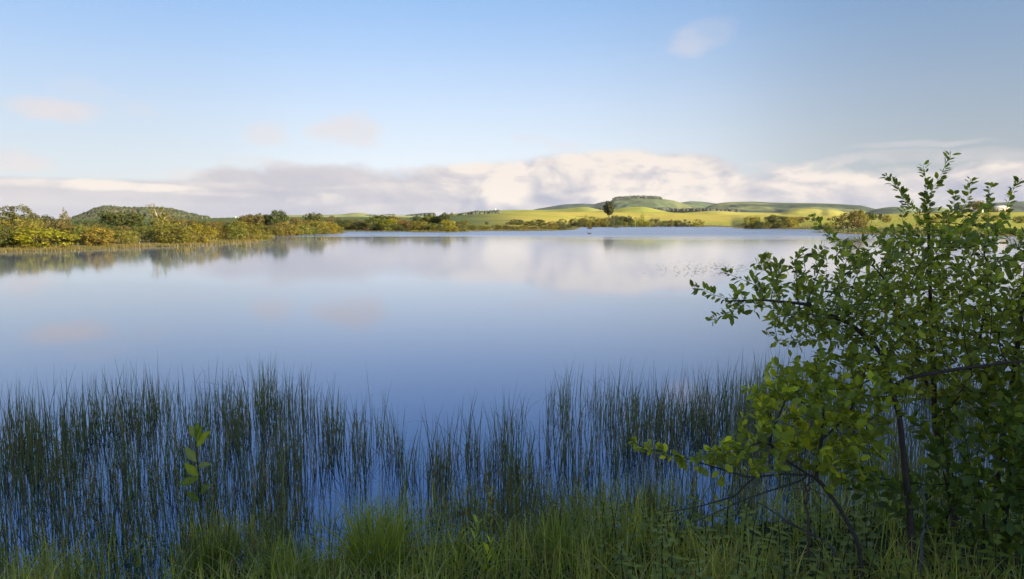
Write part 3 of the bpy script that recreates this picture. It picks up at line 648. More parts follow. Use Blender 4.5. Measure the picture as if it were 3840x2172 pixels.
# ------------------------------------------------------------------ far woods: too many to tell apart
def blob_proto():
    import bmesh
    bm = bmesh.new(); bmesh.ops.create_icosphere(bm, subdivisions=1, radius=1); V = np.array([v.co[:] for v in bm.verts]); T = np.array([[v.index for v in f.verts] for f in bm.faces]); bm.free(); return V, T
BV, BT = blob_proto()
def woods(name, label, X, Y, Z, h, col, seed, ratio=.5):
    g = np.random.default_rng(seed); n = len(X); mb = MB()
    hh = h * g.uniform(.6, 1.3, n); rr = hh * ratio * g.uniform(.75, 1.25, n)
    jit = g.uniform(.75, 1.25, (n, len(BV), 1))
    V = BV[None] * jit * np.stack([rr, rr, hh * .55], 1)[:, None] + np.stack([X, Y, Z + hh * .45], 1)[:, None]
    C = np.array(col)[None] * g.uniform(.65, 1.4, (n, 1)) * np.stack([g.uniform(.8, 1.35, n), np.ones(n), g.uniform(.8, 1.2, n)], 1)
    T = (BT[None] + (np.arange(n) * len(BV))[:, None, None]).reshape(-1, 3)
    mb.add(V.reshape(-1, 3), T, np.repeat(C, len(BV), 0))
    return tag(ob(name, mb.mesh(name, M_PAINT)), label, None, None, 'stuff')
def on_hill(seed, n, test, g):
    X, Y, Z = HILLS[seed]; i = g.integers(0, X.shape[0] - 1, n * 6); j = g.integers(0, X.shape[1] - 1, n * 6); u, v = g.uniform(0, 1, (2, n * 6))
    def f(A): return (A[i, j] * (1 - u) + A[i + 1, j] * u) * (1 - v) + (A[i, j + 1] * (1 - u) + A[i + 1, j + 1] * u) * v
    x, y, z = f(X), f(Y), f(Z); ok = test(CX + x / y * FPX, i / 45.0, x, y, z); x, y, z = x[ok][:n], y[ok][:n], z[ok][:n]
    return x, y, z
gw = np.random.default_rng(77)
x, y, z = on_hill(2, 5200, lambda px, v, x, y, z: (fbm(x / 90, y / 60, 3, 4) > -.12) & (v < 1.25) & ~((px > 428) & (px < 545) & (v > .86) & (v < 1.1)), gw)
woods('forest', 'dense mixed wood covering the round hill behind the birches', x, y, z, 7.5, (.040, .047, .018), 1)
x, y, z = on_hill(6, 1500, lambda px, v, x, y, z: (px > 2295) & (px < 2478) & (v > .86) & (v < 1.1), gw)
woods('forest', 'dark wood along the rim of the flat-topped hill', x, y, z, 10, (.04, .052, .034), 2)
x, y, z = on_hill(6, 900, lambda px, v, x, y, z: (px > 2440) & (v > .10) & (v < .5) & (fbm(x / 500, y / 200, 3, 8) > .0), gw)
woods('forest', 'dark wood at the foot of the flat-topped hill', x, y, z, 20, (.04, .05, .035), 3)
def belt(name, label, pts, d, n, h, col, seed, depth=60):
    """a belt of trees on the crest rows given in photograph pixels"""
    g = np.random.default_rng(seed); px = g.uniform(pts[0][0], pts[-1][0], n); r = np.interp(px, [p for p, _ in pts], [q for _, q in pts])
    Y = d + g.uniform(-depth, depth, n); Z = np.array([elev(q) for q in r]) * d + CAM_H - h * .9
    return woods(name, label, (px - CX) / FPX * Y, Y, Z, h, col, seed)
belt('forest', 'long dark plantation on the skyline between the pale hills', [(1520, 803.5), (1545, 802.5), (1600, 803), (1630, 805.5)], 2560, 420, 14, (.035, .045, .035), 11)
belt('forest', 'thin dark line of trees beyond the small pale hill', [(1392, 805), (1440, 806), (1485, 808)], 2560, 300, 9, (.04, .05, .04), 12)
belt('forest', 'scattered trees at the foot of the small pale hill', [(1345, 813), (1380, 808), (1410, 812)], 2300, 160, 14, (.06, .075, .045), 13)
belt('forest', 'clump of trees below the long dark plantation', [(1535, 814), (1570, 810), (1585, 813)], 2200, 120, 13, (.06, .075, .045), 14)
belt('forest', 'dark wedge of wood behind the rust-brown pointed tree', [(1706, 806), (1722, 798), (1760, 795), (1797, 792.5), (1800, 797), (1872, 797)], 1240, 520, 9, (.05, .062, .038), 15, 40)
belt('forest', 'dark wood lying under the long plateau', [(2480, 786), (2540, 783), (2620, 784), (2700, 789), (2760, 793)], 2900, 700, 16, (.035, .042, .03), 16, 200)
belt('forest', 'dark trees at the foot of the dark ridge', [(2195, 777), (2225, 781), (2275, 784)], 2200, 180, 9, (.04, .05, .032), 17)
belt('forest', 'small plantation on the slope beyond the pasture fence', [(3400, 802), (3440, 802)], 900, 40, 5, (.04, .055, .03), 18, 20)
# ------------------------------------------------------------------ small things of the middle distance
def at(px, row, d):
    return np.array([(px - CX) / FPX * d, d, elev(row) * d + CAM_H])
def mats(name, col, rough=.7, n=2.0, amt=.25):
    m, nt, b, out = new_mat(name); tc = nt.nodes.new('ShaderNodeTexCoord')
    f = (noise(nt, tc.outputs['Object'], n, 6, .6) - .5) * (2 * amt) + 1.0
    nt.links.new(mulc(nt, (*col, 1), vec(nt, f, f, f)), b.inputs['Base Color']); b.inputs['Roughness'].default_value = rough; b.inputs['Specular IOR Level'].default_value = .25
    return m
M_STAKE = mats('weathered_stake', (.34, .31, .26)); M_WALLW = mats('white_render', (.55, .53, .48)); M_SLATE = mats('slate', (.07, .075, .085), .6, 1.5); M_SHEET = mats('pale_sheeting', (.36, .35, .32), .5)
M_STONE = mats('grey_stone', (.20, .19, .17)); M_GLASS = mats('dark_glass', (.02, .025, .03), .15); M_RED = mats('red_doors', (.42, .05, .04)); M_TANK = mats('pale_green_tank', (.22, .32, .26), .5); M_DARK = mats('dark_feather', (.03, .028, .026), .7)
def post_mesh():
    mb = MB(); tube(mb, [(0, 0, -.25), (.01, 0, .4), (0, .01, 1.1), (0, .01, 1.2)], [.10, .10, .095, .03], 6); me = mb.mesh('post', M_STAKE); return me
POST = post_mesh()
def fence(label, pts, n, hscale, skip=.25, seed=1, wscale=1.0):
    """a line of posts over the ground between photograph columns at given distances, with two wires"""
    g = np.random.default_rng(seed); t = np.linspace(0, 1, n); px = np.interp(t, np.linspace(0, 1, len(pts)), [p for p, _ in pts]); d = np.interp(t, np.linspace(0, 1, len(pts)), [q for _, q in pts])
    x = (px - CX) / FPX * d; z = ground_z(x, d); e = ob('fence', None, None, (x[0], d[0], z[0])); P = []
    for i in range(n):
        if g.uniform() < skip and 0 < i < n - 1: continue
        q = ob('post', POST, e, (x[i] - x[0], d[i] - d[0], z[i] - z[0])); s = hscale * g.uniform(.8, 1.15)
        q.scale = (wscale, wscale, s); q.rotation_euler = (g.normal() * .05, g.normal() * .05, g.uniform(0, 6)); P.append((x[i] - x[0], d[i] - d[0], z[i] - z[0] + s))
    for k in (.55, .9):
        mb = MB(); W = np.array(P); W[:, 2] += (k - 1) * hscale; tube(mb, W, .012, 3); ob('wire', mb.mesh('wire', M_STONE), e)
    return tag(e, label, 'fence')
fence('long line of pale fence posts crossing the pasture below the solitary tree', [(2195, 640), (2450, 640), (2700, 640), (2790, 640)], 40, 1.1, .35, 2, 1.0)
fence('short line of pale posts above the lake at the single golden bush', [(2640, 490), (2770, 480)], 10, 1.0, .2, 3, .9)
fence('posts running along the upper pasture behind the willows', [(2810, 620), (3000, 610), (3200, 560)], 26, 1.0, .4, 4, 1.0)
fence('four pale stakes standing before the huge brown willow', [(3162, 190), (3192, 188), (3205, 187)], 4, 1.0, 0, 5, .5)
fence('tall pale posts in the pasture beside the small trees', [(3252, 330), (3300, 335), (3318, 335)], 5, 1.5, 0, 6, .7)
fence('thin pale posts at the top of the dark green field', [(765, 395), (800, 395), (850, 395), (895, 400)], 7, 1.1, 0, 7, .6)

def farmhouse():
    p = at(3600, 798, 515); z = gz(p[0], p[1]); e = ob('farmhouse', None, None, (p[0], p[1], z - .1)); e.rotation_euler = (0, 0, R(-28))
    L, Wd, H, Rf = 11.0, 5.6, 2.9, 2.5
    mb = MB(); box(mb, (0, 0, H / 2), (L, Wd, H))
    for s in (-1, 1):
        x0 = s * L / 2
        mb.add([(x0, -Wd / 2, H), (x0, Wd / 2, H), (x0, 0, H + Rf), (x0 - s * .3, -Wd / 2, H), (x0 - s * .3, Wd / 2, H), (x0 - s * .3, 0, H + Rf)], [[0, 1, 2], [3, 5, 4], [0, 2, 5], [0, 5, 3], [1, 4, 5], [1, 5, 2]])
    ob('wall', mb.mesh('wall', M_STONE), e)
    mb = MB()
    for s in (-1, 1):
        V = [(-L / 2 - .25, 0, H + Rf + .12), (L / 2 + .25, 0, H + Rf + .12), (L / 2 + .25, s * (Wd / 2 + .3), H - .14), (-L / 2 - .25, s * (Wd / 2 + .3), H - .14)]
        V = np.array(V + [(a, b, c - .14) for a, b, c in V]); mb.add(V, [[0, 1, 2], [0, 2, 3], [4, 6, 5], [4, 7, 6], [0, 4, 5], [0, 5, 1], [3, 2, 6], [3, 6, 7], [0, 3, 7], [0, 7, 4], [1, 5, 6], [1, 6, 2]])
    rf = ob('roof', mb.mesh('roof', M_SLATE), e)
    for s in (-1, 1):
        mb = MB(); box(mb, (s * (L / 2 - .6), 0, H + Rf + .5), (.7, .6, 1.3)); box(mb, (s * (L / 2 - .6), 0, H + Rf + 1.2), (.85, .75, .14)); ob('chimney', mb.mesh('chimney', M_STONE), rf)
    for wx in (-3.4, -1.2, 1.8, 3.8):
        mb = MB(); box(mb, (wx, -Wd / 2 - .02, 1.55), (.9, .08, 1.2)); w = ob('window', mb.mesh('window', M_GLASS), e)
        mb = MB(); box(mb, (wx, -Wd / 2 - .05, .9), (1.1, .16, .1)); ob('sill', mb.mesh('sill', M_STONE), w)
    mb = MB(); box(mb, (.3, -Wd / 2 - .02, 1.0), (.95, .08, 2.0)); ob('door', mb.mesh('door', M_RED), e)
    tag(e, 'slate-roofed grey stone farmhouse with end chimneys on the rise behind the pasture', 'house')
    # barn
    p = at(3722, 797, 505); z = gz(p[0], p[1]); e = ob('barn', None, None, (p[0], p[1], z - .1)); e.rotation_euler = (0, 0, R(14))
    L, Wd, H, Rf = 13.5, 9, 3.4, 1.7; mb = MB(); box(mb, (0, 0, H / 2), (L, Wd, H))
    for s in (-1, 1):
        x0 = s * L / 2; mb.add([(x0, -Wd / 2, H), (x0, Wd / 2, H), (x0, 0, H + Rf), (x0 - s * .2, -Wd / 2, H), (x0 - s * .2, Wd / 2, H), (x0 - s * .2, 0, H + Rf)], [[0, 1, 2], [3, 5, 4], [0, 2, 5], [0, 5, 3], [1, 4, 5], [1, 5, 2]])
    ob('wall', mb.mesh('wall', M_STONE), e); mb = MB()
    for s in (-1, 1):
        V = [(-L / 2 - .5, 0, H + Rf + .1), (L / 2 + .5, 0, H + Rf + .1), (L / 2 + .5, s * (Wd / 2 + .6), H - .12), (-L / 2 - .5, s * (Wd / 2 + .6), H - .12)]
        V = np.array(V + [(a, b, c - .1) for a, b, c in V]); mb.add(V, [[0, 1, 2], [0, 2, 3], [4, 6, 5], [4, 7, 6], [0, 4, 5], [0, 5, 1], [3, 2, 6], [3, 6, 7], [0, 3, 7], [0, 7, 4], [1, 5, 6], [1, 6, 2]])
    ob('roof', mb.mesh('roof', M_SHEET), e)
    for dx in (-3.2, 4.6): mb = MB(); box(mb, (dx, -Wd / 2 - .03, 1.1), (1.3, .1, 2.2)); ob('door', mb.mesh('door', M_RED if dx > 0 else M_DARK), e)
    tag(e, 'low grey barn with pale sheet roof beside the farmhouse', 'barn')
    p = at(3655, 797, 500); z = gz(p[0], p[1]); e = ob('outbuilding', None, None, (p[0], p[1], z - .1)); e.rotation_euler = (0, 0, R(-8)); mb = MB(); box(mb, (0, 0, 1.2), (6, 3.4, 2.4)); ob('wall', mb.mesh('wall', M_WALLW), e)
    mb = MB(); V = np.array([(-3.2, -2, 2.35), (3.2, -2, 2.35), (3.2, 2, 3.1), (-3.2, 2, 3.1)]); V = np.concatenate([V, V - [0, 0, .12]]); mb.add(V, [[0, 1, 2], [0, 2, 3], [4, 6, 5], [4, 7, 6], [0, 4, 5], [0, 5, 1], [3, 2, 6], [3, 6, 7], [0, 3, 7], [0, 7, 4], [1, 5, 6], [1, 6, 2]]); ob('roof', mb.mesh('roof', M_RED), e)
    tag(e, 'small white outbuilding with red lean-to roof between farmhouse and barn', 'shed')
farmhouse()
def small_things():
    for px, w, lab in ((888, 1.0, 'larger pale green tank in the dark green field'), (899, .8, 'smaller pale green tank beside the larger one in the dark field')):
        d = 398; x = (px - CX) / FPX * d; e = ob('water_tank', None, None, (x, d, gz(x, d))); mb = MB(); tube(mb, [(0, 0, 0), (0, 0, w * .8), (0, 0, w), (0, 0, w * 1.08)], [w * .6, w * .6, w * .5, w * .2], 12); ob('tank_body', mb.mesh('tank_body', M_TANK), e)
        mb = MB(); tube(mb, [(0, 0, w * 1.05), (0, 0, w * 1.2)], w * .12, 8); ob('lid', mb.mesh('lid', M_DARK), e); tag(e, lab, 'tank')
    d = 1500; p = at(1858, 790, d); e = ob('mast', None, None, (p[0], d, p[2] - 1)); mb = MB(); box(mb, (0, 0, 1.2), (3.2, 3.2, 2.4)); box(mb, (0, 0, 2.6), (3.6, 3.6, .3)); ob('base', mb.mesh('base', M_WALLW), e)
    mb = MB(); tube(mb, [(0, 0, 2), (0, 0, 4), (0, 0, 6.6)], [.8, .6, .35], 8); ob('shaft', mb.mesh('shaft', M_WALLW), e); tag(e, 'small white mast on a block on the pale skyline hill', 'mast')
    # waterbird
    b = shore(2211, 878); e = ob('waterbird', None, None, (b[0], b[1], 0)); e.rotation_euler = (0, 0, R(200)); mb = MB()
    tube(mb, [(-.55, 0, .2), (-.42, 0, .17), (-.15, 0, .14), (.15, 0, .14), (.36, 0, .16), (.42, 0, .2)], [.02, .10, .18, .18, .10, .04], 10); tube(mb, [(.34, 0, .16), (.44, 0, .32), (.47, 0, .42), (.55, 0, .44), (.66, 0, .42)], [.07, .05, .065, .06, .015], 8)
    me = mb.mesh('body', M_DARK, True); ob('body', me, e); tag(e, 'small dark waterbird swimming on the open lake', 'bird')
    # drowned snag
    b = shore(1180, 893); e = ob('snag', None, None, (b[0], b[1], -.05)); mb = MB(); tube(mb, [(0, 0, 0), (.05, 0, .35), (-.1, 0, .7), (-.3, 0, .98)], [.06, .05, .05, .02], 6); tube(mb, [(0, 0, .5), (.2, 0, .7), (.28, .1, .75)], [.045, .03, .01], 5); tube(mb, [(-.1, 0, .7), (.06, 0, .9)], [.05, .015], 5); ob('branch', mb.mesh('branch', M_DARK), e)
    tag(e, 'dark forked snag sticking out of the water off the spit', 'snag')
small_things()

# ------------------------------------------------------------------ reeds and grass along the far banks
def shore_fringe():
    g = np.random.default_rng(3); Q = np.roll(LAKE, -1, 0); seg = np.linalg.norm(Q - LAKE, axis=1); mid = (LAKE + Q) / 2
    far = (mid[:, 1] > 40) & (np.abs(mid[:, 0] / mid[:, 1]) < 1.0)
    mb = MB()
    n = 46000; wgt = np.where(far, seg * np.clip(110 / mid[:, 1], .12, 1.6), 0); i = g.choice(len(LAKE), n, p=wgt / wgt.sum()); u = g.uniform(0, 1, n)[:, None]
    P = LAKE[i] * (1 - u) + Q[i] * u; dr = nrm(Q[i] - LAKE[i]); nr = np.stack([dr[:, 1], -dr[:, 0]], 1)     # outward for a lake drawn counter-clockwise
    off = g.normal(.6, 1.0, n) * np.clip(P[:, 1] / 90, .8, 3); off = np.where(off < -1.3, g.uniform(-1.3, 2, n), off); P = P + nr * off[:, None]
    sd = lake_sd(P[:, 0], P[:, 1]); z = np.where(sd > 0, ground_z(P[:, 0], P[:, 1], sd), 0) - .05
    cl = fbm(P[:, 0] / 4, P[:, 1] / 4, 3, 6); right = P[:, 0] / P[:, 1] > .3
    h = (.34 + .7 * cl + .10 * g.normal(size=n)).clip(.10, .85) * np.where(right, .8, 1.0) * np.where(P[:, 1] > 250, .85, 1)
    w = .020 * np.clip(P[:, 1] / 60, 1, 5) * g.uniform(.7, 1.4, n)
    tone = g.uniform(0, 1, n) + cl; C = np.where((tone > .55)[:, None], np.array([.150, .105, .030]), np.array([.085, .085, .022])) * g.uniform(.65, 1.3, n)[:, None]
    C = np.where((P[:, 1] > 170)[:, None], C * [.85, .95, .9], C)
    blades(mb, np.column_stack([P, z]), h, g.uniform(0, 6.28, n), g.uniform(0, .3, n), g.uniform(0, .25, n), w, C, None, 2)
    tag(ob('reeds', mb.mesh('reeds', M_BLADE)), 'golden brown reeds and sedge fringing the opposite banks', None, None, 'stuff')
    # rank grass between the bushes of the banks
    n = 26000; d = g.uniform(62, 330, n) ** 1.0; s = g.uniform(-.85, .85, n); x = s * d; sd = lake_sd(x, d); ok = (sd > .5) & (sd < 34); x, d, sd = x[ok], d[ok], sd[ok]; n = len(x)
    cl = fbm(x / 6, d / 6, 3, 16); h = (.55 + .9 * cl + .12 * g.normal(size=n)).clip(.15, 1.1); w = .04 * np.clip(d / 60, 1, 5)
    tone = g.uniform(0, 1, n) + cl * 2; C = np.where((tone > .6)[:, None], np.array([.17, .125, .04]), np.array([.10, .10, .025])) * g.uniform(.7, 1.3, n)[:, None]
    mb = MB(); blades(mb, np.column_stack([x, d, ground_z(x, d, sd) - .03]), h, g.uniform(0, 6.28, n), g.uniform(0, .4, n), g.uniform(0, .3, n), w, C, None, 2)
    tag(ob('tall_grass', mb.mesh('tall_grass', M_BLADE)), 'tall dry grass between the bushes on the opposite banks', None, None, 'stuff')
    # dark rushes behind the reeds of the bank under the willows
    n = 9000; px = g.uniform(3080, 4100, n); t = g.uniform(0, 1, n); x = (px - CX) / FPX * (np.interp(px, [3080, 3240, 3500, 3840, 4100], [190, 160, 142, 135, 130]) + t * 26 + 3); d = x / ((px - CX) / FPX); sd = lake_sd(x, d); ok = sd > 2; x, d, sd, t = x[ok], d[ok], sd[ok], t[ok]; n = len(x)
    mb = MB(); C = np.array([.055, .075, .022]) * g.uniform(.6, 1.4, n)[:, None]; blades(mb, np.column_stack([x, d, ground_z(x, d, sd)]), g.uniform(.5, 1.1, n), g.uniform(0, 6.28, n), g.uniform(0, .5, n), g.uniform(0, .4, n), np.full(n, .12), C, None, 2)
    tag(ob('rushes', mb.mesh('rushes', M_BLADE)), 'dark green rushes behind the reeds below the huge brown willow', None, None, 'stuff')
    # floating leaves out on the calm water
    n = 260; px = g.normal(2690, 130, n); py = g.normal(1006, 15, n).clip(975, 1035); mb = MB()
    for a, b in zip(px, py):
        q = shore(a, b); r = g.uniform(.02, .05); an = np.arange(7) * .9 + .3; mb.add([(q[0] + r * math.cos(k), q[1] + r * 1.1 * math.sin(k), .012 + .01 * math.sin(k * 2)) for k in an], [[0, k, k + 1] for k in range(1, 6)], (.06, .055, .025))
    tag(ob('floating_leaves', mb.mesh('floating_leaves', M_BLADE)), 'dark specks of floating leaves scattered on the calm water', None, None, 'stuff')
    # sprigs standing in the water off the low spit
    for px, py, lab in ((690, 942, 'tuft of sedge standing in the water off the golden grass'), (910, 925, 'low leafy tuft drowned at the edge of the low spit'), (1212, 897, 'thin tuft of reeds beside the dark snag')):
        q = shore(px, py); m = 60; mb = MB(); B = np.column_stack([q[0] + g.normal(size=m) * .45, q[1] + g.normal(size=m) * .4, np.full(m, -.05)]); blades(mb, B, g.uniform(.3, .8, m), g.uniform(0, 6.28, m), g.uniform(.1, .7, m), g.uniform(0, .3, m), np.full(m, .05), np.array([.13, .11, .03]) * g.uniform(.7, 1.3, m)[:, None], None, 3)
        e = ob('sedge_tuft', None); tag(ob('blades', mb.mesh('blades', M_BLADE), e), kind='stuff'); tag(e, lab, 'sedge')
shore_fringe()
# ------------------------------------------------------------------ near bank: reeds in the water
def near_reeds():
    g = np.random.default_rng(17); mb = MB()
    n = 52000; y = 4.0 + 8.0 * g.uniform(0, 1, n) ** .8; x = g.uniform(-.95, .95, n) * (y + 1.0)
    # the reed bed's outer edge wanders
    edge = np.interp(x, [-9, -6, -4.5, -3, -1.9, -1.0, -.4, .4, 1.6, 3.0, 4.5, 6, 9], [8.6, 9.2, 10.0, 9.9, 9.4, 8.5, 8.6, 9.6, 10.2, 10.6, 11.2, 11.2, 10.6]) + fbm(x * .9, x * 0 + 3, 3, 2) * 2.4
    sd = lake_sd(x, y)
    dens = sstep(.1, -1.1, y - edge) * .8 + .2
    cl = .8 * fbm(x * 1.4, y * .9, 3, 12) + .9 * fbm(x * 7, y * 2.5, 2, 19)
    keep = (y < edge) & (sd < .12) & (g.uniform(0, 1, n) < dens * np.clip(.40 + 2.0 * cl, .04, 1))
    x, y, cl, edge = x[keep], y[keep], cl[keep], edge[keep]; n = len(x)
    h = (.55 + .30 * cl + .13 * g.normal(size=n)).clip(.15, 1.0) * np.interp(y, [4, 5.5, 8, 10], [.62, .82, 1.0, .95]) * g.choice([1, 1, 1, .7, .5], n)
    az = g.normal(-.1, .9, n) + math.pi * (g.uniform(0, 1, n) < .4)
    lean = np.abs(g.normal(0, .13, n)) + .02; lean = np.where(g.uniform(0, 1, n) < .07, g.uniform(.3, .8, n), lean)
    droop = np.where(lean > .3, g.uniform(.2, .55, n), g.uniform(0, .04, n))
    t = g.uniform(0, 1, n); C = np.where((t < .62)[:, None], np.array([.190, .225, .105]), np.where((t < .88)[:, None], np.array([.25, .205, .110]), np.array([.34, .29, .17]))) * g.uniform(.6, 1.35, n)[:, None]
    tip = C * [.95, 1.0, .9]
    blades(mb, np.column_stack([x, y, np.full(n, -.12)]), h + .12, az, lean, droop, g.uniform(.006, .0115, n), C, tip, 5, 3)
    # broken stems lying across
    m = 1500; i = g.integers(0, n, m); b0 = np.column_stack([x[i], y[i], g.uniform(.08, .5, m) * h[i]])
    blades(mb, b0, g.uniform(.12, .4, m), g.uniform(0, 6.28, m), g.uniform(1.2, 3, m), g.uniform(.3, 1.1, m), np.full(m, .006), np.array([.26, .22, .14]) * g.uniform(.6, 1.3, m)[:, None], None, 3, 3)
    tag(ob('reeds', mb.mesh('reeds', M_GRASS)), 'thin dark green and brown reed stems standing in the shallow water', None, None, 'stuff')
    return n
near_reeds()
def near_grass():
    g = np.random.default_rng(23); mb = MB()
    n = 62000; y = g.uniform(2.6, 7.0, n); x = g.uniform(-.9, .95, n) * (y + .8); sd = lake_sd(x, y); cl = fbm(x * 2.2, y * 2.2, 3, 44)
    keep = (sd > -.7 + .9 * cl) & (g.uniform(0, 1, n) < np.clip(.55 + 1.5 * cl, .1, 1)) & (sd < 3.5); x, y, sd, cl = x[keep], y[keep], sd[keep], cl[keep]; n = len(x)
    shade = sstep(.9, 2.2, x)                     # less grass grows under the shrubs
    keep = g.uniform(0, 1, n) > shade * .62; x, y, sd, cl = x[keep], y[keep], sd[keep], cl[keep]; n = len(x)
    z = np.maximum(ground_z(x, y, sd), -.03) - .02
    h = (.31 + .36 * cl + .09 * g.normal(size=n))  .clip(.08, .66); lean = np.abs(g.normal(0, .62, n)); droop = (lean * g.uniform(.2, .8, n)).clip(0, .75)
    t = g.uniform(0, 1, n) + cl; C = np.where((t < .35)[:, None], np.array([.175, .200, .065]), np.where((t < .8)[:, None], np.array([.275, .305, .068]), np.array([.36, .34, .12]))) * g.uniform(.65, 1.35, n)[:, None]
    C = np.where((g.uniform(0, 1, n) < .16)[:, None], np.array([.30, .235, .13]), C)
    blades(mb, np.column_stack([x, y, z]), h, g.uniform(0, 6.28, n), lean, droop, g.uniform(.005, .012, n), C, None, 5)
    tag(ob('grass', mb.mesh('grass', M_GRASS)), 'dewy tangled green grass on the near bank', None, None, 'stuff')
near_grass()
def tussock(label, px, row, d, n, hh, col, seed, spread=.13):
    g = np.random.default_rng(seed); p = at(px, row, d); z = max(gz(p[0], d), 0); e = ob('grass_tussock', None, None, (p[0], d, z))
    mb = MB(); a = g.uniform(0, 6.28, n); r = spread * np.sqrt(g.uniform(0, 1, n)); B = np.column_stack([r * np.cos(a), r * np.sin(a), np.full(n, -.03)]); up = g.uniform(0, 1, n) ** 1.6
    blades(mb, B, hh * g.uniform(.55, 1.1, n), a + g.normal(size=n) * .5, .15 + 1.0 * up, .75 * up, g.uniform(.006, .012, n), np.array(col) * g.uniform(.65, 1.35, n)[:, None], None, 6)
    tag(ob('blades', mb.mesh('blades', M_GRASS), e), None, None, None, 'stuff'); tag(e, label, 'grass')
tussock('bright green grass tussock with long arching blades at the water edge', 1385, 2080, 4.75, 380, .64, (.215, .245, .05), 1, .17)
tussock('smaller yellow-green tussock beside the big bright tussock', 1060, 2110, 4.6, 170, .36, (.17, .21, .04), 2)
tussock('upright green rush tussock near the willowherb shoots', 2120, 2080, 4.9, 200, .5, (.17, .21, .06), 3)
tussock('low dewy tussock at the foot of the bright tussock', 1190, 2150, 4.35, 150, .28, (.18, .21, .08), 4)
tussock('olive tussock in the shallows below the broad-leaved dock', 760, 2060, 4.9, 190, .40, (.15, .18, .04), 5)

# ------------------------------------------------------------------ near bank: single plants
LANCE_T = np.array([[0, 0, 0], [.2, .34, .05], [.22, 0, -.01], [.2, -.34, .05], [.5, .5, .05], [.52, 0, -.03], [.5, -.5, .05], [.8, .28, .0], [.8, 0, -.06], [.8, -.28, .0], [1, 0, -.14]])
LANCE_F = [[0, 2, 1], [0, 3, 2], [1, 2, 5], [1, 5, 4], [2, 3, 6], [2, 6, 5], [4, 5, 8], [4, 8, 7], [5, 6, 9], [5, 9, 8], [7, 8, 10], [8, 9, 10]]
def toothed():
    V = [(0, 0, 0)]; prof = [(.10, .28), (.16, .22), (.24, .42), (.31, .34), (.40, .47), (.47, .37), (.56, .42), (.63, .31), (.72, .31), (.79, .2), (.88, .15), (.93, .08)]
    for t, w in prof: V += [(t, w, .05 - .16 * t * t), (t, 0, -.02 - .16 * t * t), (t, -w, .05 - .16 * t * t)]
    V.append((1, 0, -.2)); F = [[0, 2, 1], [0, 3, 2]]
    for i in range(len(prof) - 1):
        a = 1 + 3 * i; F += [[a, a + 1, a + 4], [a, a + 4, a + 3], [a + 1, a + 2, a + 5], [a + 1, a + 5, a + 4]]
    a = 1 + 3 * (len(prof) - 1); F += [[a, a + 1, a + 3], [a + 1, a + 2, a + 3]]
    return np.array(V), F
NET_T, NET_F = toothed()
def leaf_mesh(name, tpl, tri, L, W, col):
    V = tpl * np.array([L, W, L]); c = np.array(col)[None] * (1 + .25 * (np.abs(tpl[:, 1:2]) < .01)); return mk_mesh(name, V, np.array(tri), c, M_NEAR)
def leaf_obj(me, parent, pos, dirv, nrmv, s):
    D = Vector(dirv).normalized(); N = Vector(nrmv); B = N.cross(D).normalized(); N = D.cross(B)
    o = ob('leaf', me, parent); o.matrix_local = Matrix.Translation(Vector(pos)) @ Matrix((D, B, N)).transposed().to_4x4() @ Matrix.Scale(s, 4); return o
NETTLE = [leaf_mesh('leaf', NET_T, NET_F, .105, .072, c) for c in ((.150, .180, .040), (.195, .225, .042), (.25, .27, .045))]
NET_STEM = []
for k in range(2):
    mb = MB(); t = np.linspace(0, 1, 6); tube(mb, np.column_stack([.02 * np.sin(t * 3 + k), .02 * np.cos(t * 2), -.05 + 1.05 * t]), .007 * (1 - .6 * t), 5, (.07, .07, .03)); NET_STEM.append(mb.mesh('stem', M_BARK))
gn = np.random.default_rng(61)
def nettle(x, y, h, pairs, label, group, tone):
    z = gz(x, y); e = ob('nettle', None, None, (x, y, z)); e.rotation_euler = (gn.normal() * .1, gn.normal() * .1, gn.uniform(0, 6.28)); st = ob('stem', NET_STEM[gn.integers(2)], e); st.scale = (1, 1, h)
    for i in range(pairs):
        t = .25 + .73 * (i + .3) / pairs; a0 = i * math.pi / 2 + gn.normal() * .2; s = (1.25 - .75 * t) * gn.uniform(.85, 1.2)
        for a in (a0, a0 + math.pi):
            leaf_obj(NETTLE[min(2, max(0, tone + (t > .7)))], e, (0, 0, h * t), (math.cos(a), math.sin(a), .25 - .45 * (1 - t)), (0, 0, 1), s * (h / .45) ** .5)
    tag(e, label, 'nettle', group)
spots = 0
while spots < 104:
    px = gn.uniform(2250, 3850); d = gn.uniform(3.55, 5.3); x = (px - CX) / FPX * d
    if lake_sd(np.array([x]), np.array([d]))[0] < .25: continue
    near_shrub = px > 2950; spots += 1
    nettle(x, d, gn.uniform(.26, .5), int(gn.integers(4, 7)), 'dark toothed-leaf nettle growing under the shrubs' if near_shrub else 'green toothed-leaf nettle on the open grassy bank', 'nettles under the shrubs' if near_shrub else 'nettles on the open bank', 0 if near_shrub else int(gn.integers(0, 2)))
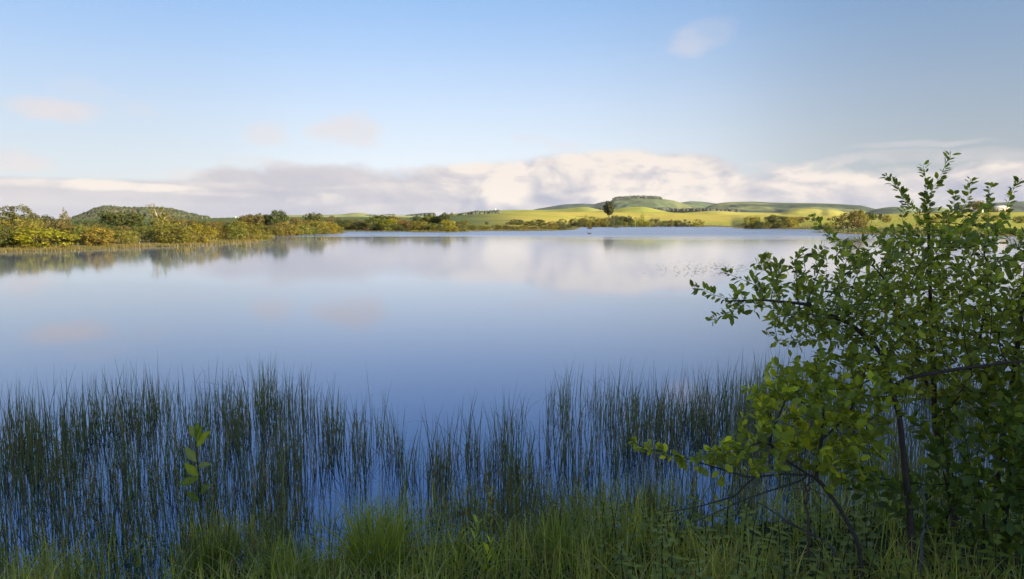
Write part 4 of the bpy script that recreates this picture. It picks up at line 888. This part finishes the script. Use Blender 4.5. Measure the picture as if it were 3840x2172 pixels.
def leafy(name, cat, label, px, row, d, h, leaves, L, W, col, seed, twist=2.4, tilt=.9, stemr=.006, tcol=(.09, .09, .03), start=.3):
    g = np.random.default_rng(seed); x = (px - CX) / FPX * d; z = max(gz(x, d), -.02) if row is None else elev(row) * d + CAM_H; e = ob(name, None, None, (x, d, z))
    mb = MB(); t = np.linspace(0, 1, 7); P = np.column_stack([.03 * np.sin(t * 2.5 + seed), .02 * t, -.06 + (h + .06) * t]); tube(mb, P, stemr * (1 - .7 * t), 6, tcol); ob('stem', mb.mesh('stem', M_BARK), e)
    me = [leaf_mesh('leaf', LANCE_T, LANCE_F, L, W, np.array(col) * k) for k in (.8, 1.0, 1.25)]
    for i in range(leaves):
        u = start + (1 - start) * (i + .5) / leaves; a = i * twist + g.normal() * .3; q = [np.interp(u, t, P[:, c]) for c in range(3)]
        leaf_obj(me[g.integers(3)], e, q, (math.cos(a), math.sin(a), tilt * (.5 + u)), (-math.cos(a) * .8, -math.sin(a) * .8, 1), g.uniform(.75, 1.15) * (1.1 - .4 * u))
    tag(e, label, cat)
leafy('willowherb', 'plant', 'pale willowherb shoot with upright silvery leaves on the bank', 1795, None, 4.45, .42, 16, .12, .026, (.26, .31, .09), 3, 2.4, 1.6)
leafy('willowherb', 'plant', 'shorter yellow-green willowherb shoot with folded tip beside the silvery one', 1832, None, 4.35, .30, 10, .11, .028, (.32, .36, .05), 4, 2.4, 2.0)
leafy('willowherb', 'plant', 'thin willowherb shoot among the grass next to the silvery ones', 1706, None, 4.4, .36, 11, .10, .02, (.2, .24, .05), 5, 2.4, 1.4)
leafy('seedling', 'plant', 'yellowish leafy seedling rising out of the reeds', 1822, None, 5.25, .46, 18, .07, .03, (.26, .24, .06), 6, 2.4, 1.0, .005, (.12, .09, .04), .25)
leafy('seedling', 'plant', 'slender green seedling in the grass beside the nettles', 2290, None, 4.9, .42, 14, .09, .02, (.2, .23, .05), 8, 2.4, 1.2)
def dock():
    d = 5.9; x = (706 - CX) / FPX * d; e = ob('dock_plant', None, None, (x, d, -.05)); mb = MB(); t = np.linspace(0, 1, 8); H = .80
    P = np.column_stack([.015 * np.sin(t * 5), 0 * t, H * t]); tube(mb, P, .008 * (1.3 - .9 * t), 6, (.09, .085, .03)); ob('stem', mb.mesh('stem', M_BARK), e)
    me = [leaf_mesh('leaf', LANCE_T, LANCE_F, .19, .085, c) for c in ((.15, .20, .035), (.24, .27, .03), (.19, .22, .10))]
    for i, (u, a, tl, k, s) in enumerate(((.98, 1.2, 2.2, 0, .6), (.93, 2.6, 2.0, 2, .75), (.84, -.1, 1.2, 1, 1.1), (.90, .6, 2.4, 0, .8), (.66, 2.0, .6, 2, .95), (.62, .4, .2, 2, .7), (.5, 2.9, 1.2, 1, .9), (.48, 3.3, -.25, 0, .9), (.3, .5, .8, 0, .8), (.2, 2.2, .6, 0, .8))):
        leaf_obj(me[k], e, (0, 0, H * u), (math.cos(a), -.35 + .3 * math.sin(a), tl), (-.3 * math.cos(a), -1, .5), s)
    tag(e, 'tall broad-leaved dock standing among the reeds', 'plant')
dock()

# ------------------------------------------------------------------ near bank: shrubs
def grow(start, attract, step=.06, infl=.55, kill=.10, iters=220, seed=0, tropism=(0, 0, .06)):
    """branches grow from the given stems towards points spread through the crown"""
    pos = [np.array(p, float) for p, _ in start]; par = [q for _, q in start]
    A = np.asarray(attract, float); alive = np.ones(len(A), bool)
    P0 = np.array(pos); D = np.linalg.norm(A[:, None] - P0[None], axis=2); near = D.argmin(1); nd = D.min(1); g = np.random.default_rng(seed)
    for it in range(iters):
        act = alive & (nd < infl)
        if not act.any():
            if not alive.any(): break
            infl *= 1.25
            if infl > 3: break
            continue
        idx = np.where(act)[0]; v = nrm(A[idx] - np.array(pos)[near[idx]]); acc = np.zeros((len(pos), 3)); np.add.at(acc, near[idx], v); nodes = np.unique(near[idx])
        d = nrm(acc[nodes] + np.array(tropism) + g.normal(size=(len(nodes), 3)) * .18); new = np.array(pos)[nodes] + d * step; k0 = len(pos)
        pos += list(new); par += list(nodes)
        dd = np.linalg.norm(A[:, None] - new[None], axis=2); j = dd.argmin(1); m = dd.min(1); b = m < nd; near[b] = k0 + j[b]; nd[b] = m[b]
        alive &= nd > kill
        if len(pos) > 16000: break
    return np.array(pos), np.array(par)
def poly_nodes(polys, step=.06):
    """stems given as polylines -> node list with parents; each polyline starts at (poly index, point index) or at the ground"""
    out, ids = [], []
    for pts, parent in polys:
        pts = np.array(pts, float); L = np.concatenate([[0], np.cumsum(np.linalg.norm(np.diff(pts, axis=0), axis=1))]); m = max(2, int(L[-1] / step)); s = np.linspace(0, L[-1], m)
        Q = np.column_stack([np.interp(s, L, pts[:, c]) for c in range(3)]); prev = -1 if parent is None else ids[parent[0]][int(np.argmin([np.linalg.norm(out[k][0] - Q[0]) for k in ids[parent[0]]]))]
        my = []
        for i, q in enumerate(Q):
            if parent is not None and i == 0: continue
            out.append((q, prev)); prev = len(out) - 1; my.append(prev)
        ids.append(my)
    return out, ids
def limb_mesh(pos, par, r, sel, k, col, name='branch'):
    """tapered, joined tubes along the nodes in sel"""
    mb = MB(); d = np.zeros_like(pos); ok = par >= 0; d[ok] = nrm(pos[ok] - pos[par[ok]]); d[~ok] = (0, 0, 1)
    ch = [c for c in np.where(sel)[0] if par[c] >= 0]
    if not ch: return None
    ch = np.array(ch); p = par[ch]
    t = d[ch]; ref = np.where(np.abs(t[:, 2:3]) > .9, np.array([[1., 0, 0]]), np.array([[0, 0, 1.]])); a = nrm(np.cross(t, ref)); b = np.cross(t, a)
    ang = np.arange(k) * 2 * math.pi / k; ring = np.cos(ang)[None, :, None] * a[:, None] + np.sin(ang)[None, :, None] * b[:, None]
    rp = np.minimum(r[p], r[ch] * 1.25)
    V = np.concatenate([pos[p][:, None] - t[:, None] * rp[:, None, None] * .4 + ring * rp[:, None, None], pos[ch][:, None] + ring * r[ch][:, None, None]], 1).reshape(-1, 3)
    j = np.arange(k); j2 = (j + 1) % k; F = np.concatenate([np.stack([j, j2, k + j2], 1), np.stack([j, k + j2, k + j], 1)]); T = (F[None] + (np.arange(len(ch)) * 2 * k)[:, None, None]).reshape(-1, 3)
    C = np.repeat(np.broadcast_to(np.array(col), (len(ch), 3)) * (1 + .0 * t), 2 * k, 0)
    mb.add(V, T, C); return mb.mesh(name, M_BARK, True)
def crown_points(ells, n, seed):
    """points through the crown volume: ellipsoids given by photograph centre, radii in pixels, distance, half depth"""
    g = np.random.default_rng(seed); w = np.array([q[2] * q[3] * max(q[5], .2) * (q[6] if len(q) > 6 else 1) for q in ells], float); k = g.choice(len(ells), n, p=w / w.sum()); q = nrm(g.normal(size=(n, 3))) * g.uniform(0, 1, (n, 1)) ** (1 / 2.4); P = np.empty((n, 3))
    for i, e in enumerate(ells):
        m = k == i; px, py, rx, ry, d, rd = e[:6]; c = np.array(ray(px, py)); c = c / c[1] * d + np.array([0, 0, CAM_H]); s = d / FPX
        P[m] = c + q[m] * np.array([rx * s, rd, ry * s])
    return P
def P3(px, py, d):
    c = np.array(ray(px, py)); return c / c[1] * d + np.array([0, 0, CAM_H])
def shrub(name, label, cat, stems, ells, nattr, seed, leaf, cols, per, nobj, bark=(.095, .062, .048), shoots=(), step=.06, rtip=.0016, rexp=2.3, kill=.11, thin=1.0, rmax=.03, rs=.012):
    g = np.random.default_rng(seed); nodes, ids = poly_nodes(stems, step); ns = len(nodes)
    pos, par = grow(nodes, crown_points(ells, nattr, seed), step, .5, kill, 240, seed)
    pos, par = list(pos), list(par)
    nsh = len(pos)
    for pts in shoots:                                     # long young shoots standing clear of the crown
        Q = np.array(pts, float); A = np.array(pos); L = np.concatenate([[0], np.cumsum(np.linalg.norm(np.diff(Q, axis=0), axis=1))]); m = max(3, int(L[-1] / step)); s = np.linspace(0, L[-1], m); q = np.column_stack([np.interp(s, L, Q[:, c]) for c in range(3)]) + g.normal(size=(m, 3)) * .006
        prev = int(np.argmin(np.linalg.norm(A - q[0], axis=1)))
        gap = np.linalg.norm(A[prev] - q[0]); mm = int(gap / step)
        for u in range(1, mm): pos.append(A[prev] * (1 - u / mm) + q[0] * (u / mm)); par.append(prev if u == 1 else len(pos) - 2)
        if mm > 1: prev = len(pos) - 1
        for v in q: pos.append(v); par.append(prev); prev = len(pos) - 1
    pos, par = np.array(pos), np.array(par); n = len(pos)
    acc = np.zeros(n); kids = np.zeros(n, int)
    order = np.argsort(-np.arange(n))
    np.add.at(kids, par[par >= 0], 1); acc[kids == 0] = rtip ** rexp
    # children always come after their parents
    depth = np.zeros(n, int)
    for i in range(n):
        if par[i] >= 0: depth[i] = depth[par[i]] + 1
    for i in np.argsort(-depth, kind='stable'):
        if par[i] >= 0: acc[par[i]] += acc[i] + (rtip * .12) ** rexp
    r = np.minimum(acc ** (1 / rexp), rmax)
    root = pos[0]; e = ob(name, None, None, root); tag(e, label, cat); pos = pos - root
    # stems as given, one object each; the finer branches follow
    for i, my in enumerate(ids):
        r[my] = np.maximum(r[my], (rs if stems[i][1] is None else rs * .55) * np.linspace(1, .35, len(my)))
    for i, my in enumerate(ids):
        sel = np.zeros(n, bool); sel[my] = True; rr = r.copy(); me = limb_mesh(pos, par, rr, sel, 7, bark, 'stem')
        if me: ob('stem', me, e)
    sel = np.ones(n, bool); sel[:ns] = False
    me = limb_mesh(pos, par, r, sel & (r > rtip * 2.2), 5, bark, 'branches')
    if me: tag(ob('branches', me, e), kind='stuff')
    me = limb_mesh(pos, par, r, sel & (r <= rtip * 2.2), 3, np.array(bark) * 1.2, 'twigs')
    if me: tag(ob('twigs', me, e), kind='stuff')
    # leaves along the thin twigs
    tw = np.where((r < rtip * 3.2) & (par >= 0) & (np.arange(n) >= ns))[0]; tw = np.repeat(tw, np.where(tw >= nsh, per * 3, per)); tw = tw[g.uniform(0, 1, len(tw)) < thin]; m = len(tw); d = nrm(pos[tw] - pos[par[tw]]); u = g.uniform(0, 1, (m, 1)); B = pos[par[tw]] * (1 - u) + pos[tw] * u
    side = nrm(np.cross(d, g.normal(size=(m, 3)))); D = nrm(d * .55 + side * .9 + np.array([0, 0, .12])); N = nrm(np.array([0, -.25, .9]) + g.normal(size=(m, 3)) * .55)
    Ll = leaf[0] * g.uniform(.55, 1.25, m); Ww = Ll * leaf[1] * g.uniform(.8, 1.2, m)
    t = g.uniform(0, 1, m) + .8 * fbm((B[:, 0] + 9) * 2.2, (B[:, 2] + 9) * 2.2, 3, seed); tip = np.clip(1 - r[tw] / (rtip * 1.6), 0, 1)
    Ll = Ll * np.where(tw >= nsh, .85, 1.0); Ww = Ww * np.where(tw >= nsh, .85, 1.0)
    cols = np.array(cols); C = np.where((t < .45)[:, None], cols[0], np.where((t < .85)[:, None], cols[1], cols[2])) * g.uniform(.72, 1.3, m)[:, None]
    B = B + D * .008
    front = np.argsort((B + root)[:, 1] + g.uniform(0, .6, m)); pick = front[:nobj * 3][::3][:nobj]; rest = np.ones(m, bool); rest[pick] = False
    mb = MB(); place_leaves(mb, B[rest], D[rest], N[rest], Ll[rest], Ww[rest], C[rest], LEAF_T, LEAF_F); tag(ob('foliage', mb.mesh('foliage', M_NEAR), e), kind='stuff')
    ms = [leaf_mesh('leaf', LEAF_T, LEAF_F, leaf[0], leaf[0] * leaf[1], c * k) for c in cols for k in (.85, 1.1)]
    for i in pick: leaf_obj(ms[2 * int(np.searchsorted([.45, .85], t[i])) + int(g.integers(2))], e, B[i], D[i], N[i], Ll[i] / leaf[0])
    print(name, 'nodes', n, 'leaves', m)
    return e, root, pos, r
WILLOW_COLS = ((.150, .185, .046), (.240, .280, .050), (.36, .38, .055))
base1 = P3(3432, 2175, 4.25); base1[2] = gz(base1[0], base1[1]) - .05
base2 = P3(3600, 2000, 4.7); base2[2] = gz(base2[0], base2[1]) - .05
stems = [([base1, P3(3418, 2000, 4.3), P3(3395, 1760, 4.38), P3(3372, 1560, 4.45), P3(3335, 1420, 4.5), P3(3290, 1300, 4.6), P3(3190, 1215, 4.65), P3(3050, 1165, 4.6)], None),
         ([P3(3350, 1440, 4.48), P3(3450, 1408, 4.4), P3(3600, 1383, 4.35), P3(3760, 1362, 4.3), P3(3900, 1350, 4.3)], (0, 0)),
         ([base2, P3(3560, 1760, 4.8), P3(3505, 1600, 4.85), P3(3500, 1400, 4.9), P3(3490, 1180, 4.95), P3(3485, 960, 5.0), P3(3480, 800, 5.0)], None),
         ([P3(3510, 1590, 4.85), P3(3620, 1450, 4.9), P3(3680, 1250, 4.95), P3(3710, 1000, 5.0)], (2, 0)),
         ([base2 + np.array([.35, .1, 0]), P3(3740, 1750, 4.8), P3(3790, 1480, 4.8), P3(3830, 1200, 4.85), P3(3850, 950, 4.9)], None),
         ([P3(3500, 1500, 4.88), P3(3400, 1250, 4.9), P3(3330, 1080, 4.95)], (2, 0)),
         ([P3(3190, 1215, 4.65), P3(3020, 1140, 4.55), P3(2860, 1125, 4.5), P3(2720, 1130, 4.45)], (0, 0))]
ells = [(3300, 1130, 360, 190, 4.7, .55), (3560, 1060, 330, 260, 4.8, .6), (3080, 1190, 230, 170, 4.6, .4), (2900, 1085, 170, 75, 4.5, .25), (2960, 1010, 150, 60, 4.6, .25), (3600, 1320, 280, 230, 4.8, .55), (3480, 930, 230, 100, 4.9, .45, .55), (3700, 890, 170, 130, 4.9, .4, .5), (3180, 960, 170, 80, 4.7, .3), (2790, 1165, 90, 45, 4.45, .15), (4050, 1100, 260, 330, 4.8, .6), (3350, 1330, 240, 140, 4.7, .4), (3800, 1350, 160, 260, 4.7, .4)]
shoots = [[P3(3560, 900, 5.0), P3(3555, 800, 5.0), P3(3590, 720, 5.0)], [P3(3400, 900, 4.95), P3(3380, 820, 4.95), P3(3395, 770, 4.95)], [P3(3720, 880, 4.95), P3(3700, 760, 4.95), P3(3720, 700, 4.95)], [P3(3480, 800, 5.0), P3(3482, 740, 5.0), P3(3530, 660, 5.0), P3(3565, 580, 5.0)], [P3(3480, 790, 5.0), P3(3470, 700, 5.02), P3(3463, 615, 5.02)], [P3(3475, 830, 5.0), P3(3400, 760, 4.95), P3(3365, 700, 4.9), P3(3322, 655, 4.9)], [P3(3590, 820, 5.0), P3(3620, 760, 5.0), P3(3640, 670, 5.0)], [P3(3740, 850, 4.95), P3(3780, 760, 4.95), P3(3810, 690, 4.95), P3(3830, 670, 4.9)],
          [P3(2760, 1120, 4.45), P3(2680, 1115, 4.45), P3(2620, 1085, 4.42), P3(2590, 1085, 4.4)], [P3(2790, 1140, 4.45), P3(2730, 1175, 4.42), P3(2670, 1205, 4.4)], [P3(2860, 1080, 4.5), P3(2780, 1045, 4.5), P3(2715, 1025, 4.5)], [P3(3180, 940, 4.7), P3(3110, 890, 4.65), P3(3075, 850, 4.6), P3(3050, 815, 4.6)], [P3(2980, 1000, 4.6), P3(2990, 950, 4.6), P3(3010, 930, 4.6)], [P3(3330, 920, 4.8), P3(3290, 860, 4.8), P3(3262, 870, 4.8)], [P3(3620, 860, 5.0), P3(3690, 800, 5.0), P3(3700, 770, 5.0)], [P3(2870, 960, 4.6), P3(2860, 1000, 4.55), P3(2830, 985, 4.5)]]
e1, root1, pos1, r1 = shrub('willow_shrub', 'tall dark willow shrub with long leafy shoots leaning over the water', 'shrub', stems, ells, 6500, 5, (.060, .50), WILLOW_COLS, 4, 300, thin=.85, rs=.027, kill=.075, shoots=shoots)
def catkins():
    mb = MB(); g = np.random.default_rng(4); t = np.linspace(0, 1, 9); tube(mb, np.column_stack([.045 * t, .006 * np.sin(t * 3), -.012 * t * t]), .0065 * np.array([.4, 1.15, .85, 1.2, .9, 1.15, .85, .9, .3]), 7, (.13, .105, .085)); me = mb.mesh('catkin', M_BARK)
    tips = np.where((r1 < .0022))[0]; pick = g.choice(tips, 70, replace=False)
    for i in pick:
        a = g.uniform(0, 6.28); leaf_obj(me, e1, pos1[i], (math.cos(a), math.sin(a), g.uniform(-.2, .6)), (0, .1, 1), g.uniform(.8, 1.3)).name = 'catkin'
catkins()
LIME_COLS = ((.165, .205, .040), (.275, .320, .042), (.42, .45, .045))
bb = P3(3262, 2120, 4.05); bb[2] = gz(bb[0], bb[1]) - .05
stems = [([bb, P3(3215, 2026, 4.1), P3(3150, 1907, 4.15), P3(3072, 1800, 4.2), P3(3030, 1780, 4.2)], None),
         ([P3(3035, 1782, 4.2), P3(2930, 1778, 4.2), P3(2814, 1793, 4.2), P3(2695, 1757, 4.2), P3(2563, 1715, 4.2), P3(2400, 1675, 4.2)], (0, 0)),
         ([P3(3035, 1780, 4.2), P3(2946, 1727, 4.25), P3(2898, 1673, 4.25), P3(2868, 1655, 4.25), P3(2796, 1680, 4.2)], (0, 0)),
         ([P3(3060, 1795, 4.2), P3(3080, 1650, 4.25), P3(3090, 1520, 4.3), P3(3060, 1400, 4.3)], (0, 0)),
         ([P3(3080, 1650, 4.25), P3(3180, 1560, 4.3), P3(3230, 1450, 4.35)], (3, 0)),
         ([P3(2880, 1665, 4.25), P3(2920, 1560, 4.25), P3(2960, 1470, 4.3)], (2, 0)),
         ([P3(2814, 1793, 4.2), P3(2760, 1860, 4.2), P3(2620, 1900, 4.2), P3(2480, 1925, 4.2)], (1, 0)),
         ([P3(3040, 1790, 4.2), P3(2800, 1870, 4.15), P3(2600, 1960, 4.15)], (0, 0))]
ells = [(3010, 1490, 220, 150, 4.3, .35), (3140, 1640, 210, 130, 4.25, .35), (2820, 1690, 160, 85, 4.2, .25), (3230, 1440, 180, 160, 4.35, .3), (2900, 1590, 130, 90, 4.25, .25), (2680, 1745, 90, 50, 4.2, .15), (3060, 1400, 130, 80, 4.35, .25)]
shoots = [[P3(2560, 1715, 4.2), P3(2460, 1690, 4.2), P3(2395, 1672, 4.2), P3(2362, 1650, 4.2)], [P3(2870, 1520, 4.25), P3(2830, 1480, 4.25), P3(2795, 1455, 4.25)], [P3(2760, 1700, 4.2), P3(2640, 1690, 4.2), P3(2560, 1735, 4.2)]]
shrub('young_shrub', 'lower bright lime-leaved shrub spreading over the reeds in front of the willow', 'shrub', stems, ells, 2200, 8, (.066, .62), LIME_COLS, 4, 200, (.085, .062, .05), shoots, .055, .0015, 2.3, .085, .9, .018)
b3 = P3(3700, 2100, 4.1); b3[2] = gz(b3[0], b3[1]) - .05
stems = [([b3, P3(3690, 1950, 4.2), P3(3670, 1800, 4.25)], None), ([b3 + np.array([.12, .1, 0]), P3(3780, 1900, 4.2), P3(3800, 1700, 4.2)], None), ([b3 + np.array([-.25, .25, 0]), P3(3570, 1900, 4.45), P3(3540, 1780, 4.5)], None)]
ells = [(3640, 1800, 190, 150, 4.35, .3), (3790, 1680, 130, 180, 4.25, .3), (3560, 1850, 140, 110, 4.5, .25), (3800, 1950, 150, 120, 4.1, .3), (3960, 1750, 200, 260, 4.3, .4), (3480, 1950, 110, 80, 4.4, .2), (3340, 1840, 120, 90, 4.45, .2), (3200, 1770, 110, 80, 4.4, .2), (3560, 1600, 160, 130, 4.6, .3), (3760, 1480, 130, 130, 4.5, .3)]
shrub('bramble_thicket', 'low dark leafy thicket at the foot of the willow stems', 'shrub', stems, ells, 2300, 12, (.075, .58), ((.080, .120, .032), (.125, .170, .036), (.20, .25, .040)), 5, 120, (.05, .04, .034), (), .055, .0015, 2.3, .11, .9, .014)  # leaf colours darkened for the deeper shade down here
def dead_sticks():
    g = np.random.default_rng(9)
    for pts, lab, c in (([(3440, 2110, 3.95), (3465, 2000, 3.98), (3470, 1930, 4.0), (3455, 1850, 4.05)], 'pale bare forked stick beside the willow stem', (.16, .14, .12)), ([(3048, 2098, 4.1), (3024, 1943, 4.15), (3035, 1835, 4.2), (3040, 1790, 4.2)], 'frayed dead stem with peeling bark under the lime-leaved shrub', (.13, .085, .05)), ([(3250, 2130, 3.9), (3120, 2040, 4.0), (2960, 1960, 4.1), (2830, 1880, 4.2)], 'thin fallen stick slanting through the nettles', (.11, .085, .07))):
        P = np.array([P3(*p) for p in pts]); P[0, 2] = gz(P[0, 0], P[0, 1]) - .03; e = ob('dead_stick', None, None, P[0]); Q = P - P[0]; t = np.linspace(0, 1, len(Q)); mb = MB(); s = np.linspace(0, 1, 14); q = np.column_stack([np.interp(s, t, Q[:, k]) for k in range(3)]) + g.normal(size=(14, 3)) * .008; q[0] = 0
        tube(mb, q, .010 * (1.1 - .8 * s), 6, c); ob('stick', mb.mesh('stick', M_BARK), e)
        for k in range(5):
            i = g.integers(5, 12); v = q[i] - q[i - 1]; dv = nrm(v + g.normal(size=3) * np.linalg.norm(v) * .9) * g.uniform(.08, .22); mb = MB(); tube(mb, [q[i], q[i] + dv * .5 + g.normal(size=3) * .01, q[i] + dv], [.005, .0035, .0015], 5, c); ob('twig', mb.mesh('twig', M_BARK), e)
        tag(e, lab, 'stick')
dead_sticks()

# ------------------------------------------------------------------ the tall trees behind the photographer that shade the near bank
for i, (x, y, h, w) in enumerate([(38.5, -29, 21, 11), (40.5, -25, 22, 12), (43, -21, 22, 12), (45, -17, 21, 12), (47.5, -13, 22, 12), (50, -9, 20, 11), (47, -25, 23, 12), (49.5, -20, 23, 12), (52, -16, 22, 12), (54, -11, 21, 12)]):
    e = ob('tree', None, None, (x, y, gz(x, y) - .1)); e.scale = (w, w, h); e.rotation_euler = (0, 0, i * 1.3); c = ob('crown', TREE[i % 3], e); ob('trunk', TREE_TRUNK[i % 2], e); c.color = (.07, .085, .022, 1)
    tag(e, 'tall leafy tree on the bank behind the viewpoint', 'tree', 'trees shading the near bank')
